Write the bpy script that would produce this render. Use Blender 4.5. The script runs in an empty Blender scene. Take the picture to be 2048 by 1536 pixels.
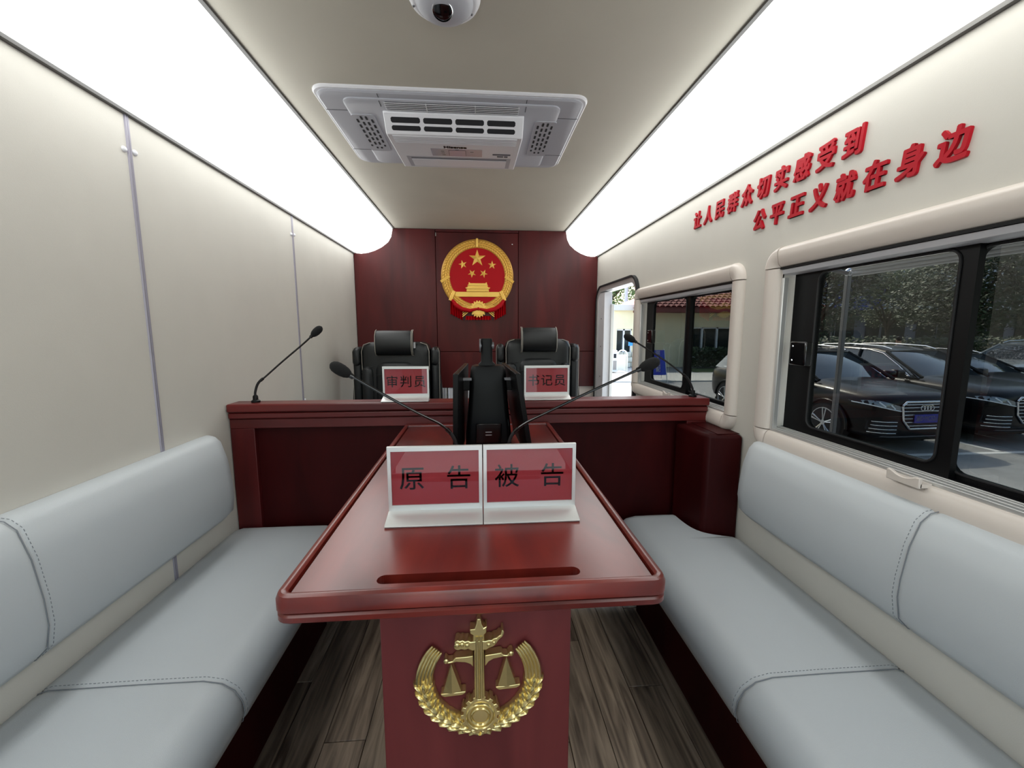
import bpy, bmesh, math, random
from mathutils import Vector, Matrix
PI = math.pi
rnd = random.Random(7)
C = bpy.context.scene
COL = C.collection

# ------------------------------------------------------------------ camera, sky, sun, exposure
CH = 1.1224                       # camera height above the vehicle floor
cam_d = bpy.data.cameras.new('camera'); cam = bpy.data.objects.new('camera', cam_d); COL.objects.link(cam)
cam_d.sensor_width = 36.0; cam_d.lens = 838.0 / 2048 * 36; cam_d.clip_start = 0.02; cam_d.clip_end = 500
_f = Vector((957 - 1024, -(659 - 768), -838.0)).normalized()     # room +Y seen in camera axes
_u = Vector((0, -_f.z, _f.y)).normalized()
if _u.y < 0: _u = -_u
_x = _f.cross(_u)
R = Matrix((_x, _f, _u))          # camera axes -> room axes
cam.matrix_world = Matrix.Translation((0, 0, CH)) @ R.to_4x4()
C.camera = cam

w = bpy.data.worlds.new('world'); C.world = w; w.use_nodes = True
nt = w.node_tree; nt.nodes.clear()
sky = nt.nodes.new('ShaderNodeTexSky'); sky.sky_type = 'NISHITA'; sky.sun_disc = False
sky.sun_elevation = math.radians(48); sky.sun_rotation = math.radians(-5); sky.air_density = 1.4; sky.dust_density = 3.0
bg = nt.nodes.new('ShaderNodeBackground'); bg.inputs[1].default_value = 0.56
out = nt.nodes.new('ShaderNodeOutputWorld')
nt.links.new(sky.outputs[0], bg.inputs[0]); nt.links.new(bg.outputs[0], out.inputs[0])
sd = bpy.data.lights.new('sun', 'SUN'); sd.energy = 7.0; sd.angle = math.radians(1.5); sd.color = (1, .95, .88)
so = bpy.data.objects.new('sun', sd); COL.objects.link(so)
so.rotation_euler = Vector((-0.06, 0.72, 0.85)).to_track_quat('Z', 'Y').to_euler()
LIGHT_STRIP = 2.5                 # emission of the two ceiling light diffusers
vs = C.view_settings; C.display_settings.display_device = 'sRGB'
vs.view_transform = 'Standard'; vs.look = 'None'; vs.gamma = 1.0; vs.use_curve_mapping = False; vs.exposure = 0.46

# ------------------------------------------------------------------ materials
def lin(r, g, b):
    return tuple(((c/255)/12.92 if c/255 <= .04045 else ((c/255+.055)/1.055)**2.4) for c in (r, g, b))
def mat(name, col, rough=.5, metal=0., coat=0., bump=0., bscale=200., var=0., vscale=8., emis=0., spec=.5, coat_rough=.1, stretch=None):
    m = bpy.data.materials.new(name); m.use_nodes = True
    t = m.node_tree; b = t.nodes['Principled BSDF']; i = b.inputs
    i['Base Color'].default_value = (*col, 1); i['Roughness'].default_value = rough; i['Metallic'].default_value = metal
    i['Coat Weight'].default_value = coat; i['Coat Roughness'].default_value = coat_rough; i['Specular IOR Level'].default_value = spec
    if emis: i['Emission Color'].default_value = (*col, 1); i['Emission Strength'].default_value = emis
    if bump or var:
        tc = t.nodes.new('ShaderNodeTexCoord'); mp = t.nodes.new('ShaderNodeMapping')
        t.links.new(tc.outputs['Object'], mp.inputs[0])
        if stretch: mp.inputs['Scale'].default_value = stretch
    if bump:
        n = t.nodes.new('ShaderNodeTexNoise'); n.inputs['Scale'].default_value = bscale; n.inputs['Detail'].default_value = 3
        bp = t.nodes.new('ShaderNodeBump'); bp.inputs['Strength'].default_value = bump; bp.inputs['Distance'].default_value = .002
        t.links.new(mp.outputs[0], n.inputs[0]); t.links.new(n.outputs[0], bp.inputs['Height']); t.links.new(bp.outputs[0], i['Normal'])
    if var:
        n = t.nodes.new('ShaderNodeTexNoise'); n.inputs['Scale'].default_value = vscale; n.inputs['Detail'].default_value = 5
        r = t.nodes.new('ShaderNodeValToRGB'); r.color_ramp.elements[0].position = .3; r.color_ramp.elements[1].position = .7
        r.color_ramp.elements[0].color = (*[c*(1-var) for c in col], 1); r.color_ramp.elements[1].color = (*[min(1, c*(1+var)) for c in col], 1)
        t.links.new(mp.outputs[0], n.inputs[0]); t.links.new(n.outputs[0], r.inputs[0]); t.links.new(r.outputs[0], i['Base Color'])
    return m
def wood(name, c1, c2, rough, coat, scale, stretch, spec=.4, dist=.6):
    m = bpy.data.materials.new(name); m.use_nodes = True
    t = m.node_tree; b = t.nodes['Principled BSDF']; i = b.inputs
    tc = t.nodes.new('ShaderNodeTexCoord'); mp = t.nodes.new('ShaderNodeMapping'); mp.inputs['Scale'].default_value = stretch
    n = t.nodes.new('ShaderNodeTexNoise'); n.inputs['Scale'].default_value = scale; n.inputs['Detail'].default_value = 8; n.inputs['Distortion'].default_value = dist
    r = t.nodes.new('ShaderNodeValToRGB'); r.color_ramp.elements[0].position = .32; r.color_ramp.elements[1].position = .68
    r.color_ramp.elements[0].color = (*c1, 1); r.color_ramp.elements[1].color = (*c2, 1)
    oi = t.nodes.new('ShaderNodeObjectInfo'); va = t.nodes.new('ShaderNodeVectorMath'); va.operation = 'ADD'; sc = t.nodes.new('ShaderNodeMath'); sc.operation = 'MULTIPLY'; sc.inputs[1].default_value = 17
    t.links.new(oi.outputs['Random'], sc.inputs[0]); t.links.new(tc.outputs['Object'], va.inputs[0]); t.links.new(sc.outputs[0], va.inputs[1])
    t.links.new(va.outputs[0], mp.inputs[0]); t.links.new(mp.outputs[0], n.inputs[0]); t.links.new(n.outputs[0], r.inputs[0])
    t.links.new(r.outputs[0], i['Base Color'])
    i['Roughness'].default_value = rough; i['Coat Weight'].default_value = coat; i['Coat Roughness'].default_value = .22; i['Specular IOR Level'].default_value = spec
    return m
def glass(name, tint, ior=1.5, rough=0.0, boost=1.0):
    m = bpy.data.materials.new(name); m.use_nodes = True
    t = m.node_tree; t.nodes.clear()
    o = t.nodes.new('ShaderNodeOutputMaterial'); mx = t.nodes.new('ShaderNodeMixShader')
    tr = t.nodes.new('ShaderNodeBsdfTransparent'); tr.inputs[0].default_value = (*tint, 1)
    gl = t.nodes.new('ShaderNodeBsdfGlossy'); gl.inputs['Roughness'].default_value = rough; gl.inputs[0].default_value = (boost, boost, boost, 1)
    fr = t.nodes.new('ShaderNodeFresnel'); fr.inputs[0].default_value = ior
    ge_ = t.nodes.new('ShaderNodeNewGeometry'); inv = t.nodes.new('ShaderNodeMath'); inv.operation = 'SUBTRACT'; inv.inputs[0].default_value = 1.0
    mu = t.nodes.new('ShaderNodeMath'); mu.operation = 'MULTIPLY'
    t.links.new(ge_.outputs['Backfacing'], inv.inputs[1]); t.links.new(inv.outputs[0], mu.inputs[0]); t.links.new(fr.outputs[0], mu.inputs[1])
    t.links.new(mu.outputs[0], mx.inputs[0]); t.links.new(tr.outputs[0], mx.inputs[1]); t.links.new(gl.outputs[0], mx.inputs[2]); t.links.new(mx.outputs[0], o.inputs[0])
    return m
WALL = mat('wall_laminate', lin(204, 200, 191), .55, bump=.12, bscale=600, var=.025, vscale=5)
CEIL = mat('ceiling_laminate', lin(196, 191, 177), .6, bump=.1, bscale=600, var=.03, vscale=4)
CREAM = mat('cream_plastic', lin(214, 204, 195), .35, bump=.05, bscale=300)
MAHOG = wood('mahogany', lin(60, 13, 15), lin(84, 22, 22), .46, .12, 9, (1, 1, .16), .25)
MAHOGH = wood('mahogany_table', lin(76, 19, 15), lin(120, 38, 28), .32, .45, 10, (1, .22, 1))
MAHOGX = wood('mahogany_board', lin(74, 16, 16), lin(104, 28, 26), .38, .15, 9, (.16, 1, 1))
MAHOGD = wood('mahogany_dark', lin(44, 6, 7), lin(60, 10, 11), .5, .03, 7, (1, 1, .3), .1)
PEDW = wood('mahogany_lit', lin(92, 32, 34), lin(116, 46, 46), .5, .1, 9, (1, 1, .16))  # lighter mahogany for the pedestal front: its reflected light put into the colour
LEATH = mat('grey_leather', lin(188, 193, 196), .42, bump=.16, bscale=900, var=.02, vscale=3)
THREAD = mat('grey_thread', lin(122, 126, 132), .7)
BLEATH = mat('black_leather', lin(17, 20, 22), .42, bump=.15, bscale=500)
PIPE = mat('pale_piping', lin(165, 160, 150), .6)
SASH = mat('sash_black', lin(10, 10, 12), .45, spec=.2)
BLACK = mat('black_plastic', lin(6, 6, 7), .42, spec=.2)
BLACKG = mat('black_gloss', lin(8, 8, 10), .12, coat=.4)
FOAM = mat('black_foam', lin(11, 11, 12), .95, bump=.6, bscale=900)
RUBBER = mat('black_rubber', lin(22, 22, 24), .6)
ALU = mat('brushed_aluminium', lin(206, 206, 210), .3, metal=.2, bump=.03, bscale=400)
ALUD = mat('dull_aluminium', lin(112, 112, 116), .4, metal=.4)
SILVER = mat('silver_anodised', lin(214, 214, 212), .33, metal=.55)
CHROME = mat('chrome', lin(225, 228, 232), .08, metal=1.)
GOLD = mat('polished_gold', lin(232, 212, 150), .22, metal=.85, bump=.03, bscale=80)
GOLDE = mat('gold_paint', lin(250, 206, 100), .32, metal=.25)
GOLDB = mat('gold_ground', lin(200, 150, 62), .4, metal=.25)
GOLDD = mat('gold_side', lin(120, 86, 36), .35, metal=.7)
REDE = mat('red_enamel', lin(176, 6, 20), .5, spec=.2)
REDL = mat('red_acrylic', lin(178, 6, 30), .4, spec=.25)
SEAM = mat('seam_strip', lin(150, 146, 158), .35, metal=.2)
SEAL = mat('dark_seal', lin(84, 82, 80), .5)
WHITEP = mat('white_plastic', lin(226, 226, 230), .4)
GREYP = mat('grey_plastic', lin(176, 177, 184), .45)
DARKV = mat('vent_dark', lin(28, 28, 32), .8)
CARD = mat('red_card', lin(150, 34, 44), .7)
INK = mat('dark_ink', lin(38, 26, 32), .6)
CLEAR = glass('clear_cover', (.97, .97, .97), 1.5)
TINT = glass('tinted_window', (.37, .38, .37), 1.5)
FLOORW = []
for k, (a, b_) in enumerate([((70, 56, 45), (150, 130, 110)), ((62, 49, 39), (132, 113, 94)), ((84, 69, 56), (166, 146, 124))]):
    FLOORW.append(wood('floor_plank_%d' % k, lin(*a), lin(*b_), .5, .1, 30, (1, .07, 1), .4, 1.6))
DARKW = mat('dark_floor', lin(40, 32, 26), .7)
LED = bpy.data.materials.new('light_diffuser'); LED.use_nodes = True
_i = LED.node_tree.nodes['Principled BSDF'].inputs
_i['Base Color'].default_value = (.9, .9, .9, 1); _i['Roughness'].default_value = .25
_i['Emission Color'].default_value = (.975, 1, .985, 1); _i['Emission Strength'].default_value = LIGHT_STRIP

# ------------------------------------------------------------------ helpers
def V(*a): return Vector(a)
class MB:
    def __init__(s): s.v = []; s.f = []; s.m = []
    def add(s, vs_, fs, m=0):
        o = len(s.v); s.v += [tuple(p) for p in vs_]; s.f += [tuple(i+o for i in f) for f in fs]; s.m += [m]*len(fs); return s
    def box(s, x0, x1, y0, y1, z0, z1, m=0, mtx=None):
        p = [V(x, y, z) for z in (z0, z1) for y in (y0, y1) for x in (x0, x1)]
        if mtx: p = [mtx @ q for q in p]
        return s.add(p, [(0, 2, 3, 1), (4, 5, 7, 6), (0, 1, 5, 4), (2, 6, 7, 3), (0, 4, 6, 2), (1, 3, 7, 5)], m)
    def loft(s, rings, closed=True, cap=True, m=0):
        n = len(rings[0]); vs_ = [p for r in rings for p in r]; fs = []
        for k in range(len(rings)-1):
            for j in range(n if closed else n-1):
                a = k*n+j; b = k*n+(j+1) % n; fs.append((a, b, b+n, a+n))
        if cap and closed:
            fs.append(tuple(range(n-1, -1, -1))); fs.append(tuple((len(rings)-1)*n+j for j in range(n)))
        return s.add(vs_, fs, m)
    def prism(s, poly, d0, d1, fn, m=0):
        return s.loft([[fn(a, b, d0) for a, b in poly], [fn(a, b, d1) for a, b in poly]], m=m)
    def tube(s, pts, r, n=8, m=0, cap=True):
        pts = [Vector(p) for p in pts]; rr = r if isinstance(r, (list, tuple)) else [r]*len(pts)
        rings = []; up = None
        for i, p in enumerate(pts):
            t = (pts[min(i+1, len(pts)-1)]-pts[max(i-1, 0)]).normalized()
            if up is None: up = t.orthogonal().normalized()
            up = (up - t*up.dot(t)).normalized(); q = t.cross(up)
            rings.append([p+(up*math.cos(2*PI*k/n)+q*math.sin(2*PI*k/n))*rr[i] for k in range(n)])
        return s.loft(rings, cap=cap, m=m)
    def lathe(s, prof, c, axis=(0, 0, 1), n=24, m=0, cap=True):
        a = Vector(axis).normalized(); u = a.orthogonal().normalized(); q = a.cross(u); c = Vector(c)
        return s.loft([[c+a*h+(u*math.cos(2*PI*k/n)+q*math.sin(2*PI*k/n))*max(r, 1e-4) for k in range(n)] for r, h in prof], cap=cap, m=m)
    def ell(s, c, rx, ry, rz, n=16, k=10, m=0):
        c = Vector(c)
        return s.loft([[c+V(rx*math.cos(2*PI*j/n)*math.sin(PI*i/k)+0, ry*math.sin(2*PI*j/n)*math.sin(PI*i/k), -rz*math.cos(PI*i/k)) if 0 < i < k else c+V(1e-4*math.cos(2*PI*j/n), 1e-4*math.sin(2*PI*j/n), -rz*math.cos(PI*i/k)) for j in range(n)] for i in range(k+1)], m=m)
ROOT = {}
def base(o):
    while o.parent: o = o.parent
    return ROOT.get(o.name, V(0, 0, 0))
def tag(o, label=None, cat=None, group=None, kind=None):
    if label: o['label'] = label
    if cat: o['category'] = cat
    if group: o['group'] = group
    if kind: o['kind'] = kind
    return o
def empty(name, loc, label=None, cat=None, group=None, kind=None):
    o = bpy.data.objects.new(name, None); COL.objects.link(o); o.location = loc; o.empty_display_size = .05
    ROOT[o.name] = Vector(loc); return tag(o, label, cat, group, kind)
def build(mb, name, mats, parent=None, smooth=0., bevel=0., seg=2, sub=0, label=None, cat=None, group=None, kind=None, origin=None):
    me = bpy.data.meshes.new(name); 
    off = base(parent) if parent is not None else (Vector(origin) if origin is not None else V(0, 0, 0))
    me.from_pydata([tuple(Vector(p)-off) for p in mb.v], [], mb.f)
    if not isinstance(mats, (list, tuple)): mats = [mats]
    for m in mats: me.materials.append(m)
    if len(mats) > 1: me.polygons.foreach_set('material_index', mb.m)
    b = bmesh.new(); b.from_mesh(me); bmesh.ops.recalc_face_normals(b, faces=b.faces); b.to_mesh(me); b.free()
    o = bpy.data.objects.new(name, me); COL.objects.link(o)
    if parent is not None: o.parent = parent
    else: o.location = off; ROOT[o.name] = off
    if sub:
        d = o.modifiers.new('sub', 'SUBSURF'); d.levels = sub; d.render_levels = sub
    if bevel:
        d = o.modifiers.new('bevel', 'BEVEL'); d.width = bevel; d.segments = seg; d.limit_method = 'ANGLE'; d.angle_limit = math.radians(32)
        d.use_clamp_overlap = True
    if smooth or sub or bevel:
        me.set_sharp_from_angle(angle=math.radians(smooth or (180 if sub else 40)))
        me.shade_smooth() if hasattr(me, 'shade_smooth') else None
        me.set_sharp_from_angle(angle=math.radians(smooth or (180 if sub else 40)))
    return tag(o, label, cat, group, kind)
def dup(o, parent=None):
    c = o.copy(); COL.objects.link(c)
    if parent is not None: c.parent = parent
    for ch in list(o.children): dup(ch, c)
    return c
def rrect(x0, x1, y0, y1, r, n=5):
    p = []
    for cx, cy, a in ((x1-r, y1-r, 0), (x0+r, y1-r, 90), (x0+r, y0+r, 180), (x1-r, y0+r, 270)):
        for k in range(n+1):
            t = math.radians(a+90*k/n); p.append((cx+r*math.cos(t), cy+r*math.sin(t)))
    return p
XZ = lambda a, b, d: V(a, d, b)
XY = lambda a, b, d: V(a, b, d)
YZ = lambda a, b, d: V(d, a, b)
def text(body, size, fn, bold=0., extrude=0.002, shear=0., align='CENTER'):
    """text turned into a mesh builder, its local x,y,z passed through fn; bold: copies displaced by that much"""
    c = bpy.data.curves.new('t', 'FONT'); c.body = body; c.size = size; c.extrude = extrude; c.shear = shear
    c.align_x = align; c.align_y = 'CENTER'; c.resolution_u = 3
    o = bpy.data.objects.new('t', c); COL.objects.link(o)
    dg = bpy.context.evaluated_depsgraph_get(); dg.update(); me = bpy.data.meshes.new_from_object(o.evaluated_get(dg))
    mb = MB()
    sh = [(0, 0)] if not bold else [(bold*math.cos(PI/8+k*PI/4), bold*math.sin(PI/8+k*PI/4)) for k in range(8)]+[(0, 0)]
    for k, (dx, dy) in enumerate(sh):
        mb.add([fn(v.co.x+dx, v.co.y+dy, v.co.z*(1+.004*k)) for v in me.vertices], [tuple(p.vertices) for p in me.polygons])
    bpy.data.objects.remove(o); bpy.data.curves.remove(c); bpy.data.meshes.remove(me)
    return mb

# ------------------------------------------------------------------ room shell (a court vehicle's saloon)
XL, XR, YB, YF, ZC = -.886, .897, 3.17, -1.4, 1.8424
SY = [YF, 1.213, 2.165, YB]
wl = build(MB().box(XL-.06, XL-.004, YF-.05, YB+.05, -.1, ZC+.1), 'wall_left', WALL, kind='structure')
for a, b in zip(SY[:-1], SY[1:]):
    build(MB().box(XL-.004, XL, a+.003, b-.003, 0, ZC), 'wall_panel', WALL, wl)
for y in SY[1:3]:
    build(MB().prism([(y-.007, XL), (y-.005, XL+.0035), (y-.0015, XL+.0035), (y, XL+.0015), (y+.0015, XL+.0035), (y+.005, XL+.0035), (y+.007, XL)], 0.02, ZC, lambda a, b, d: V(b, a, d)), 'joint_strip', SEAM, wl, smooth=30)
    for z in (1.575, .765):
        for s in (-1, 1):
            build(MB().lathe([(.0075, 0), (.0072, .0025), (.0045, .0055), (0, .006)], (XL, y+s*.017, z+.002*s), (1, 0, 0), 14), 'screw_cap', WHITEP, wl, smooth=60)
WIN = {'window_1': (.19, 1.2, .815, 1.303), 'window_2': (1.432, 2.29, .82, 1.29)}
DOOR = (2.345, 3.115, .02, 1.405)
def holed(x0, x1, y0, y1, z0, z1, holes):
    mb = MB(); ys = sorted({y0, y1, *[h[0] for h in holes], *[h[1] for h in holes]}); zs = sorted({z0, z1, *[h[2] for h in holes], *[h[3] for h in holes]})
    for i in range(len(ys)-1):
        for j in range(len(zs)-1):
            a = (ys[i]+ys[i+1])/2; b = (zs[j]+zs[j+1])/2
            if not any(h[0] < a < h[1] and h[2] < b < h[3] for h in holes): mb.box(x0, x1, ys[i], ys[i+1], zs[j], zs[j+1])
    b = bmesh.new(); vv = [b.verts.new(p) for p in mb.v]
    for f in mb.f: b.faces.new([vv[i] for i in f])
    bmesh.ops.remove_doubles(b, verts=b.verts, dist=1e-5)
    seen = {}
    for f in b.faces: seen.setdefault(tuple(sorted(v.index for v in f.verts)), []).append(f)
    b.verts.index_update(); seen = {}
    for f in b.faces: seen.setdefault(tuple(sorted(v.index for v in f.verts)), []).append(f)
    bmesh.ops.delete(b, geom=[f for l in seen.values() if len(l) > 1 for f in l], context='FACES_ONLY')
    b.verts.index_update(); m2 = MB(); m2.add([v.co.copy() for v in b.verts], [[v.index for v in f.verts] for f in b.faces]); b.free(); return m2
wr = build(holed(XR, XR+.06, YF-.05, YB+.05, -.1, ZC+.1, [*WIN.values(), DOOR]), 'wall_right', WALL, kind='structure')
fl = build(MB().box(XL-.06, XR+.06, YF-.05, YB+.05, -.12, -.006), 'floor', DARKW, kind='structure')
fx = XL+.005; k = 0; pw = .112
pmesh = {}
while fx < XR-.01:
    y = YF + .02 + (.37*k) % .95 - .95
    x1 = min(fx+pw-.0016, XR-.002)
    while y < YB:
        y0 = max(y, YF+.01); y1 = min(y+.95-.002, YB-.005)
        if y1-y0 > .05 and y1 > -.2:
            key = (round(x1-fx, 4), round(y1-y0, 3), rnd.randrange(3))
            if key not in pmesh:
                p = build(MB().box(0, x1-fx, 0, y1-y0, -.006, 0), 'plank', FLOORW[key[2]], fl, bevel=.0012, seg=1); pmesh[key] = p
            else:
                p = pmesh[key].copy(); COL.objects.link(p); p.parent = fl
            p.location = (fx, y0, 0)
        y += .95
    fx += pw; k += 1
cl = build(MB().box(XL-.06, XR+.06, YF-.05, YB+.05, ZC, ZC+.06), 'ceiling', CEIL, kind='structure')
build(MB().box(-.606, -.594, YF, YB-.002, ZC-.006, ZC), 'edge_bead', SEAL, cl)
build(MB().box(.640, .652, YF, YB-.002, ZC-.006, ZC), 'edge_bead', SEAL, cl)
wb = build(holed(0, .05, XL-.06, XR+.06, -.1, ZC+.1, [(-.62, .64, .0, 1.70)]), 'wall_back', WALL, kind='structure')   # its open rear doorway lets the daylight in
for v in wb.data.vertices: v.co = V(v.co.y, YF-.1+v.co.x, v.co.z)
# red wood bulkhead behind the judge
wf = build(MB().box(XL-.06, XR+.06, YB+.022, YB+.08, -.1, ZC+.1), 'wall_front', CREAM, kind='structure')
g = .0018
def bpan(x0, x1, z0, z1, name='wood_panel', m=MAHOG): return build(MB().box(x0+g, x1-g, YB, YB+.02, z0+g, z1-g), name, m, wf, bevel=.0015, seg=1)
build(MB().box(XL, XR, YB+.012, YB+.022, .684, ZC), 'backing_board', MAHOGD, wf)
bpan(XL, -.305, .957, ZC); bpan(XL, -.305, .684, .957); bpan(-.305, .298, .957, ZC-.022); bpan(-.305, .298, .684, .957)
bpan(.298, XR, .957, ZC); bpan(.298, XR, .684, .957); bpan(-.305, .298, ZC-.022, ZC, 'header_panel')
build(MB().lathe([(.004, 0), (.004, .008), (.0025, .009)], (.252, YB, 1.74), (0, -1, 0), 10), 'screw', CHROME, wf, smooth=50)
build(MB().box(-.304, -.298, YB-.004, YB, 1.79, 1.815), 'latch', CHROME, wf)
# low opening under the bulkhead boards with slim steel bars
for x, r in ((-.283, .005), (-.262, .004), (-.236, .009), (-.06, .004), (.02, .004)):
    build(MB().tube([(x, YB+.002, .35), (x, YB+.002, .684)], r, 10), 'steel_bar', CHROME, wf, smooth=60)
build(MB().box(-.30, .28, YB+.006, YB+.02, .3, .684), 'lower_panel', WHITEP, wf)
roof = build(MB().box(XL-.10, XR+.10, YF-.15, YB+.2, ZC+.1, ZC+.16), 'vehicle_roof', WHITEP, kind='structure')  # unseen outer roof of the vehicle, keeps the shell opaque to daylight

# ------------------------------------------------------------------ ceiling light strips
def strip(sgn, xi, xo, label):
    o = empty('ceiling_light', (xi, 1.0, ZC), label, 'light', 'ceiling light strips')
    pr = [(0, 0), (.012, .062), (.035, .100), (.08, .135), (.13, .160), (.18, .176), (.225, .182), (.255, .180), (abs(xo-xi)-.002, .170)]
    wd = abs(xo-xi)
    pr = [(min(a*wd/.282, wd-.002), b) for a, b in pr]
    poly = [(xi+sgn*a, ZC-b) for a, b in pr] + [(xo-sgn*.002, ZC-.001), (xi, ZC-.001)]
    build(MB().prism(poly, YF+.01, YB-.004, XZ), 'diffuser', LED, o, smooth=40)
    build(MB().box(min(xo, xo-sgn*.012), max(xo, xo-sgn*.012), YF, YB-.002, ZC-.182, ZC-.1695), 'edge_seal', SEAL, o)
    return o
strip(-1, -.604, XL, 'long glowing white curved light strip above the plain left wall')
strip(1, .650, XR, 'long glowing white curved light strip above the windows')

# ------------------------------------------------------------------ windows
def profile_sweep(path, prof, close=False):
    """path: list of (point2d(y,z), dir2d outward); prof: (r,h)"""
    return [[V(XR-h, p[0]+d[0]*r, p[1]+d[1]*r) for r, h in prof] for p, d in path]
FP = [(0, -.004), (0, .006), (.003, .0125), (.012, .0185), (.030, .0225), (.044, .0225), (.051, .0195), (.0565, .012), (.0595, .004), (.060, 0), (.060, -.004)]
def window(name, y0, y1, z0, z1, mull, latch_y, latch_z, tab_y, big):
    o = empty(name, (XR, (y0+y1)/2, z0), kind='structure')
    c = [(y0, z0), (y1, z0), (y1, z1), (y0, z1)]; nrm = [(0, -1), (1, 0), (0, 1), (-1, 0)]
    for k in range(4):
        a, b = c[k], c[(k+1) % 4]
        L = .003
        d = ((b[0]-a[0]), (b[1]-a[1])); ln = math.hypot(*d); d = (d[0]/ln, d[1]/ln)
        p = [((a[0]+d[0]*L, a[1]+d[1]*L), nrm[k]), ((b[0]-d[0]*L, b[1]-d[1]*L), nrm[k])]
        build(MB().loft(profile_sweep(p, FP)), 'frame_rail', CREAM, o, smooth=35)
        n0 = nrm[k-1]; a0 = math.atan2(n0[1], n0[0]); pts = []
        for j in range(9):
            t = a0+PI/2*j/8; pts.append((a, (math.cos(t), math.sin(t))))
        e = .0012; fp = [(r+e if r > 0 else 0, h+(e if h > 0 else 0)) for r, h in FP]
        build(MB().loft(profile_sweep(pts, fp)), 'frame_corner', CREAM, o, smooth=35)
    X = XR
    # reveal: aluminium head rail with dark slot, side guides, stepped bottom track
    zt = z1
    build(MB().box(X-.010, X+.05, y0, y1, zt-.006, zt), 'dark_slot', BLACK, o)
    build(MB().prism([(X-.004, zt-.007), (X+.0, zt-.019), (X+.006, zt-.022), (X+.05, zt-.022), (X+.05, zt-.007)], y0, y1, XZ), 'head_rail', ALU, o, smooth=30)
    for k, (xx, h) in enumerate(((-.003, .004), (.007, .006), (.017, .008), (.026, .009))):
        build(MB().box(X+xx, X+xx+.004, y0, y1, z0, z0+h+.004), 'track_rib', SILVER, o, bevel=.001)
    build(MB().box(X-.002, X+.055, y0, y1, z0, z0+.004), 'bottom_track', ALUD, o)
    build(MB().box(X+.031, X+.0595, y0, y1, z0+.004, z0+.0125), 'outer_sill', SASH, o)
    for ya, yb in ((y0, y0+.012), (y1-.012, y1)):
        build(MB().box(X-.004, X+.012, ya, yb, z0, zt-.03), 'side_guide', SILVER, o, bevel=.002)
    # black sashes and tinted panes
    xs = X+.040; zb = z0+.012; ztt = zt-.022
    def sash(a, b, x, wl_, wr_, zbw=.022):
        outer = [(a, zb), (b, zb), (b, ztt), (a, ztt)]
        inner = rrect(a+wl_, b-wr_, zb+zbw, ztt-.004, .024, 5)
        mb = MB(); bo = rrect(a, b, zb, ztt, .0005, 5)
        n = len(inner)
        rings = [[V(x-.007, p[0], p[1]) for p in inner], [V(x-.007, p[0], p[1]) for p in bo], [V(x+.007, p[0], p[1]) for p in bo], [V(x+.007, p[0], p[1]) for p in inner], [V(x-.007, p[0], p[1]) for p in inner]]
        mb.loft(rings, cap=False)
        build(mb, 'sash_frame', SASH, o, smooth=40)
        build(MB().box(x-.0015, x+.0015, a+wl_*.5, b-wr_*.5, zb+.008, ztt-.006), 'glass_pane', TINT, o)
        seg_ = [V(x-.0085, p[0], p[1]) for p in inner]; seg_.append(seg_[0])
        build(MB().tube(seg_, .0028, 6, cap=False), 'rubber_seal', RUBBER, o, smooth=60)
    sash(y0+.005, mull+.030, xs+.014, .030, .020, .012)
    sash(mull-.004, y1-.012, xs-.002, .028, .088)
    # sliding sash latch
    build(MB().box(X+.000, X+.022, latch_y-.026, latch_y+.034, latch_z-.034, latch_z+.034), 'latch', BLACKG, o, bevel=.004)
    for dz in (-.02, .02):
        build(MB().lathe([(.003, 0), (.002, .002)], (X, latch_y+.022, latch_z+dz), (-1, 0, 0), 8), 'latch_screw', CHROME, o)
    # cream pull tab on the sill
    w2 = .034; pts = [(tab_y-w2, z0-.006), (tab_y-w2, z0+.016)] + [(tab_y-w2*.75+w2*1.5*j/8, z0+.016-.008*math.sin(PI*j/8)) for j in range(9)] + [(tab_y+w2, z0+.016), (tab_y+w2, z0-.006)]
    build(MB().prism(pts, X-.034, X-.026, YZ), 'pull_tab', CREAM, o, bevel=.002)
    build(MB().box(X-.03, X-.006, tab_y-w2, tab_y+w2, z0-.004, z0+.004), 'pull_tab_base', CREAM, o)
    return o
window('window_1', *WIN['window_1'], .735, 1.115, 1.055, .762, True)
window('window_2', *WIN['window_2'], 1.806, 2.155, 1.085, 1.862, False)

# ------------------------------------------------------------------ side door opening
dr = empty('door_1', (XR, 2.7, 0), kind='structure')
def ring_yz(y0, y1, z0, z1, r, wid, x0, x1):
    a = rrect(y0, y1, z0, z1, r, 7); b = rrect(y0-wid, y1+wid, z0-wid, z1+wid, r+wid, 7)
    return MB().loft([[V(x0, *p) for p in a], [V(x0, *p) for p in b], [V(x1, *p) for p in b], [V(x1, *p) for p in a], [V(x0, *p) for p in a]], cap=False)
Y0, Y1, Z0, Z1 = DOOR
build(ring_yz(Y0+.012, Y1-.012, Z0+.012, Z1-.012, .07, .03, XR-.012, XR+.07), 'door_frame', SILVER, dr, smooth=50)
build(ring_yz(Y0-.018, Y1+.018, Z0-.0, Z1+.018, .10, .012, XR-.018, XR+.004), 'rubber_seal', RUBBER, dr, smooth=50)
build(MB().box(XR-.006, XR+.050, 2.955, 3.100, .03, 1.385), 'door_post', WHITEP, dr, bevel=.004)
build(MB().box(XR+.040, XR+.062, 2.940, 2.956, .03, 1.30), 'edge_plate', SILVER, dr, bevel=.003)
for z in (.78, 1.0, 1.2):
    build(MB().lathe([(.005, 0), (.003, .003)], (XR-.006, 3.02, z), (-1, 0, 0), 8), 'screw', ALUD, dr)
build(MB().box(XR+.0, XR+.05, Y0+.01, Y1-.01, -.02, .02), 'sill_plate', ALUD, dr)

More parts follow.
